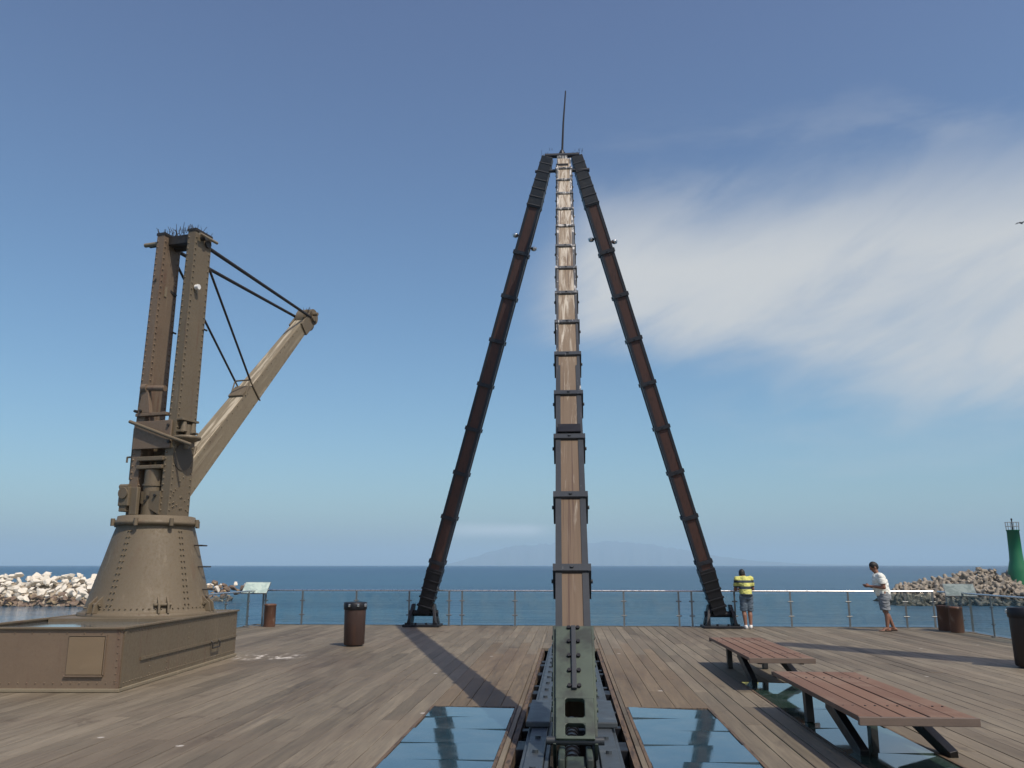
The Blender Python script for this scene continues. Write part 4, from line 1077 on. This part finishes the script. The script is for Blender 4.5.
def remeshed(name, fill, mat, parent, voxel=.008, smooth=6, fold=0.0):
    bm = bmesh.new(); fill(bm); bmesh.ops.recalc_face_normals(bm, faces=bm.faces)
    me = bpy.data.meshes.new(name); bm.to_mesh(me); bm.free()
    tmp = bpy.data.objects.new('tmp', me); COL.objects.link(tmp)
    m = tmp.modifiers.new('r', 'REMESH'); m.mode = 'VOXEL'; m.voxel_size = voxel
    s = tmp.modifiers.new('s', 'SMOOTH'); s.factor = .5; s.iterations = smooth
    dg = bpy.context.evaluated_depsgraph_get(); dg.update()
    me2 = bpy.data.meshes.new_from_object(tmp.evaluated_get(dg)); me2.name = name
    bpy.data.objects.remove(tmp); bpy.data.meshes.remove(me)
    if fold:
        ds = []
        for v in me2.vertices:
            p = v.co; ds.append(v.normal * fold * (mnoise.noise(Vector((p.x * 7, p.y * 7, p.z * 16 + p.y * 9))) + .6 * mnoise.noise(Vector((p.x * 16, p.y * 16 + 5, p.z * 30)))))
        for v, d in zip(me2.vertices, ds): v.co += d
    me2.materials.clear(); me2.materials.append(mat)
    me2.polygons.foreach_set('use_smooth', [True] * len(me2.polygons))
    o = bpy.data.objects.new(name, me2); COL.objects.link(o)
    if parent: o.parent = parent
    return o
def hand(bm, wrist, fwd, side, nrm, curl=.5, sgn=1):
    """palm, four unequal bent fingers and a thumb; fwd along the fingers, side to the thumb, nrm out of the palm"""
    w = Vector(wrist); f = Vector(fwd).normalized(); s = Vector(side).normalized(); n = Vector(nrm).normalized()
    prim_cap(bm, w, .026, w + f * .075, .036, (1, .75))
    for k, (o, l) in enumerate(((.030, .072), (.010, .080), (-.010, .074), (-.029, .058))):
        b = w + f * .085 + s * o; a1 = curl * .6; a2 = curl * 1.5
        m = b + (f * math.cos(a1) + n * math.sin(a1)) * l * .55; e = m + (f * math.cos(a2) + n * math.sin(a2)) * l * .5
        prim_cap(bm, b - f * .02, .0105, m, .0095, n=8); prim_cap(bm, m, .0095, e, .0085, n=8)
    b = w + f * .03 + s * .032; m = b + (f * .6 + s * .7 + n * .2).normalized() * .04; e = m + (f * .9 + s * .1 + n * .5).normalized() * .035
    prim_cap(bm, b - s * .01, .0125, m, .011, n=8); prim_cap(bm, m, .011, e, .0095, n=8)
def head(bm, c, fwd, tilt=0):
    """head facing local +x turned by fwd (angle about z), tilted down"""
    c = Vector(c); q = Matrix.Rotation(fwd, 3, 'Z') @ Matrix.Rotation(tilt, 3, 'Y')
    e = lambda o, r: prim_ell(bm, c + q @ Vector(o), r, (0, tilt, fwd))
    e((-.005, 0, .02), (.098, .077, .112)); e((.03, 0, -.055), (.062, .056, .068)); e((.055, 0, -.095), (.032, .032, .025))
    e((.098, 0, -.02), (.020, .014, .022)); e((.090, 0, .006), (.012, .010, .025)); e((.086, 0, -.062), (.012, .026, .009)); e((.086, 0, -.074), (.011, .022, .008))
    for sy in (-1, 1):
        e((.083, sy * .033, .016), (.013, .016, .009)); e((.086, sy * .033, .036), (.010, .022, .007)); e((-.005, sy * .081, -.01), (.022, .012, .034))
def hair_cap(c, fwd, tilt, parent, mat, grow=.010):
    c = Vector(c); q = Matrix.Rotation(fwd, 3, 'Z') @ Matrix.Rotation(tilt, 3, 'Y')
    def fill(bm):
        prim_ell(bm, c + q @ Vector((-.016, 0, .036)), (.096 + grow, .077 + grow, .102 + grow), (0, tilt, fwd)); prim_ell(bm, c + q @ Vector((-.048, 0, .0)), (.060, .076, .078), (0, tilt, fwd))
    return remeshed('hair', fill, mat, parent, .008, 3)
def foot(bm, ank, toe_dir, L=.25):
    a = Vector(ank); d = Vector(toe_dir).normalized(); s = Vector((-d.y, d.x, 0))
    prim_cap(bm, a - d * .045 + Vector((0, 0, -.045)), .036, a + d * .10 + Vector((0, 0, -.052)), .030, (1.2, .9)); prim_cap(bm, a + Vector((0, 0, -.005)), .040, a + d * .09 + Vector((0, 0, -.04)), .033)
    for k in range(5):
        o = (k - 2) * .017; l = (.185, .178, .170, .162, .150)[k]
        prim_cap(bm, a + d * .09 + s * o + Vector((0, 0, -.060)), .014, a + d * l + s * o * 1.1 + Vector((0, 0, -.066)), .011 if k else .014, n=8)

def man_tee():
    """stands on the far edge facing left, looking down at the phone in his hands; forward is local +x"""
    t = thing('person', 'man in white t-shirt and grey shorts facing left, looking down at his phone', 'person', (8.42, 23.45, 0), R(176)); t.scale = (1.12, 1.16, 1.02)
    hipL, hipR = Vector((.0, .085, .90)), Vector((.0, -.085, .90))
    kL, kR = Vector((.035, .10, .50)), Vector((.0, -.10, .49)); aL, aR = Vector((.07, .11, .085)), Vector((-.13, -.10, .085))
    chest = Vector((.03, 0, 1.28)); neck = Vector((.055, 0, 1.45)); hc = Vector((.10, 0, 1.615))
    shL, shR = Vector((.03, .185, 1.385)), Vector((.03, -.185, 1.385)); eL, eR = Vector((.02, .235, 1.10)), Vector((.03, -.245, 1.09)); wL, wR = Vector((.275, .075, 1.135)), Vector((.265, -.09, 1.12))
    def body(bm):
        for h, k, a in ((hipL, kL, aL), (hipR, kR, aR)):
            prim_cap(bm, h, .088, k, .058); mid = k.lerp(a, .32) + Vector((-.018, 0, 0)); prim_cap(bm, k, .054, mid, .057); prim_cap(bm, mid, .056, a, .036)
        foot(bm, aL, (1, .12, 0)); foot(bm, aR, (1, -.25, 0))
        prim_ell(bm, (0.0, 0, .97), (.105, .155, .13)); prim_ell(bm, (.02, 0, 1.16), (.10, .14, .16)); prim_ell(bm, (.03, 0, 1.31), (.115, .165, .15))
        prim_cap(bm, (.035, -.12, 1.40), .065, (.035, .12, 1.40), .065); prim_cap(bm, (.04, 0, 1.38), .062, hc + Vector((-.02, 0, -.08)), .056)
        for s, e, w in ((shL, eL, wL), (shR, eR, wR)):
            prim_cap(bm, s, .058, e, .043); m = e.lerp(w, .35); prim_cap(bm, e, .042, m, .043); prim_cap(bm, m, .042, w, .027)
        head(bm, hc, 0, R(22))
        hand(bm, wL, (.9, -.35, .12), (0, -.35, .9), (0, -1, 0), .55); hand(bm, wR, (.9, .35, .15), (0, .4, .9), (0, 1, 0), .55)
    bo = remeshed('body', body, M['skin'], t, .0065, 3)
    hair_cap(hc, 0, R(22), t, M['hair'])
    def tee(bm):
        prim_ell(bm, (.03, 0, 1.31), (.155, .195, .165)); prim_cone(bm, (-.005, 0, .90), .172, (.028, 0, 1.30), .18, 20, (1.0, .88))
        prim_cap(bm, (.035, -.13, 1.395), .082, (.035, .13, 1.395), .082); prim_ell(bm, (.06, 0, 1.08), (.15, .17, .17))
        for s, e in ((shL, eL), (shR, eR)):
            prim_ell(bm, s, (.083, .083, .083)); prim_cone(bm, s + (s - e) * .02 + Vector((0, 0, .02)), .072, s.lerp(e, .68), .078, 14)
    remeshed('t_shirt', tee, M['tee'], t, .009, 5, .016)
    def shorts(bm):
        prim_cone(bm, (-.01, 0, .78), .165, (-.01, 0, 1.0), .160, 20, (.95, .95))
        for h, k in ((hipL, kL), (hipR, kR)): prim_cone(bm, h + Vector((0, 0, .04)), .112, h.lerp(k, .93), .106, 16)
    remeshed('shorts', shorts, M['grey_shorts'], t, .009, 5, .014)
    for a, d in ((aL, Vector((1, .12, 0))), (aR, Vector((1, -.25, 0)))):
        d = d.normalized(); s = Vector((-d.y, d.x, 0)); sm = MB(); c = a + Vector((0, 0, -.085))
        pts = [c + d * x + s * y for x, y in ((-.085, -.03), (-.085, .03), (0, .045), (.12, .052), (.19, .035), (.205, 0), (.19, -.035), (.12, -.052), (0, -.045))]
        sm.prism([p + Vector((0, 0, .0)) for p in pts], (0, 0, .016)); sm.tube([c + d * .05 + s * .05 + Vector((0, 0, .015)), c + d * .09 + Vector((0, 0, .085)), c + d * .05 - s * .05 + Vector((0, 0, .015))], .010, 6)
        sm.build('sandal', M['sandal'], t)
    ph = tag(MB().box((0, 0, 0), (.075, .15, .009)).build('phone', M['phone'], bevel=.003), 'black phone held by the man in the white t-shirt', 'phone')
    for ch in t.children:      # he leans forward a little from the ankles
        for v in ch.data.vertices: v.co.x += .08 * max(0, v.co.z - .09)
    ph.location = t.location + Matrix.Rotation(t.rotation_euler.z, 3, 'Z') @ Vector((.53, -.006, 1.19)); ph.rotation_euler = (0, R(-25), t.rotation_euler.z)
    return t
t_ = man_tee()
def man_polo():
    """leans on the handrail with his back to us; forward is local +x"""
    t = thing('person', 'man in yellow and navy striped shirt and denim shorts leaning on railing', 'person', (4.86, 24.04, 0), R(92))
    hipL, hipR = Vector((-.02, .085, .88)), Vector((-.02, -.085, .88))
    kL, kR = Vector((.0, .085, .48)), Vector((.03, -.085, .48)); aL, aR = Vector((-.06, .065, .085)), Vector((-.05, -.075, .085))
    sh = Vector((.17, 0, 1.33)); hc = Vector((.34, 0, 1.45))
    shL, shR = sh + Vector((0, .185, -.01)), sh + Vector((0, -.185, -.01)); eL, eR = Vector((.23, .235, 1.04)), Vector((.23, -.255, 1.05)); wL, wR = Vector((.47, .13, 1.045)), Vector((.47, -.15, 1.045))
    def body(bm):
        for h, k, a in ((hipL, kL, aL), (hipR, kR, aR)):
            prim_cap(bm, h, .09, k, .06); mid = k.lerp(a, .32) + Vector((-.02, 0, 0)); prim_cap(bm, k, .056, mid, .060); prim_cap(bm, mid, .059, a, .038)
        foot(bm, aL, (1, .1, 0)); foot(bm, aR, (1, -.3, 0))
        prim_ell(bm, (.0, 0, .95), (.11, .155, .12)); prim_cap(bm, (.03, 0, 1.0), .125, (.13, 0, 1.26), .13, (1.2, .9)); prim_cap(bm, sh + Vector((0, -.13, 0)), .062, sh + Vector((0, .13, 0)), .062)
        prim_cap(bm, sh + Vector((.02, 0, .02)), .060, hc + Vector((-.04, 0, -.07)), .056)
        for s, e, w in ((shL, eL, wL), (shR, eR, wR)):
            prim_cap(bm, s, .056, e, .045); m = e.lerp(w, .35); prim_cap(bm, e, .043, m, .044); prim_cap(bm, m, .043, w, .028)
        head(bm, hc, 0, R(28))
        hand(bm, wL, (.45, -1, 0), (1, .45, .2), (0, 0, -1), .5); hand(bm, wR, (.45, 1, 0), (1, -.45, .2), (0, 0, -1), .5)
    remeshed('body', body, M['skin'], t, .0065, 3)
    hair_cap(hc, 0, R(28), t, M['hair'])
    def shirt(bm):
        prim_cap(bm, (.03, 0, 1.04), .165, (.13, 0, 1.25), .160, (1.22, .9)); prim_cone(bm, (-.02, 0, .84), .205, (.05, 0, 1.08), .20, 20, (1.0, .82)); prim_ell(bm, (.09, 0, 1.2), (.16, .215, .16))
        prim_cap(bm, sh + Vector((-.01, -.15, -.01)), .086, sh + Vector((-.01, .15, -.01)), .086)
        for s, e in ((shL, eL), (shR, eR)): prim_ell(bm, s, (.09, .09, .09)); prim_cone(bm, s, .080, s.lerp(e, .78), .070, 14)
    remeshed('striped_shirt', shirt, M['polo'], t, .009, 5, .014)
    def shorts(bm):
        prim_cone(bm, (-.015, 0, .78), .165, (-.0, 0, .98), .155, 20, (.76, 1.02))
        for h, k in ((hipL, kL), (hipR, kR)): prim_cone(bm, h + Vector((0, 0, .04)), .104, h.lerp(k, 1.0), .098, 16)
    remeshed('denim_shorts', shorts, M['denim'], t, .009, 5, .014)
    for a, d, m in ((aL, Vector((1, .1, 0)), M['shoe_white']), (aR, Vector((1, -.3, 0)), M['shoe_white'])):
        def shoe(bm, a=a, d=d):
            d = d.normalized(); prim_cap(bm, a - d * .05 + Vector((0, 0, -.038)), .046, a + d * .14 + Vector((0, 0, -.048)), .037, (1.15, .9)); prim_cap(bm, a + Vector((0, 0, -.01)), .050, a + d * .08 + Vector((0, 0, -.03)), .045)
        remeshed('shoe', shoe, m, t, .008, 3)
man_polo()

# ================================================================== LAST THINGS
def gull():
    w = at(1021, 223, 45)
    t = MB()
    t.lathe([(.0, -.30), (.05, -.2), (.085, 0), (.06, .16), (.045, .22), (.0, .30)], (0, 0, 0), 12)
    for sx in (-1, 1):
        t.add([(sx * .05, 0, .10), (sx * .05, 0, -.10), (sx * .32, .06, -.06), (sx * .32, .06, .10), (sx * .62, .0, -.10), (sx * .60, .0, -.02),
               (sx * .05, .015, .10), (sx * .05, .015, -.10), (sx * .32, .075, -.06), (sx * .32, .075, .10), (sx * .62, .012, -.10), (sx * .60, .012, -.02)],
              [(0, 1, 2, 3), (3, 2, 4, 5), (6, 9, 8, 7), (9, 11, 10, 8), (0, 3, 9, 6), (3, 5, 11, 9), (1, 7, 8, 2), (2, 8, 10, 4), (5, 4, 10, 11)])
    o = t.build('bird', M['bird'], loc=w); o.rotation_euler = (R(80), R(10), R(-60)); o.scale = (.55, .55, .55)
    tag(o, 'dark bird in flight at the right edge of the sky', 'bird')
gull()
def mast():
    h = 16.0; base = Vector((4.83 - KX * h, 19.46 - KY * h, 0))
    m = MB(); m.cyl((0, 0, -4.5), (0, 0, h), .62, .48, 18); m.lathe([(.8, -.4), (.8, -.3), (.66, -.25)], n=18)
    o = tag(m.build('mast', M['crane'], loc=base), 'thick brown mast just outside the right edge, casting the long deck shadow', 'mast')
mast()
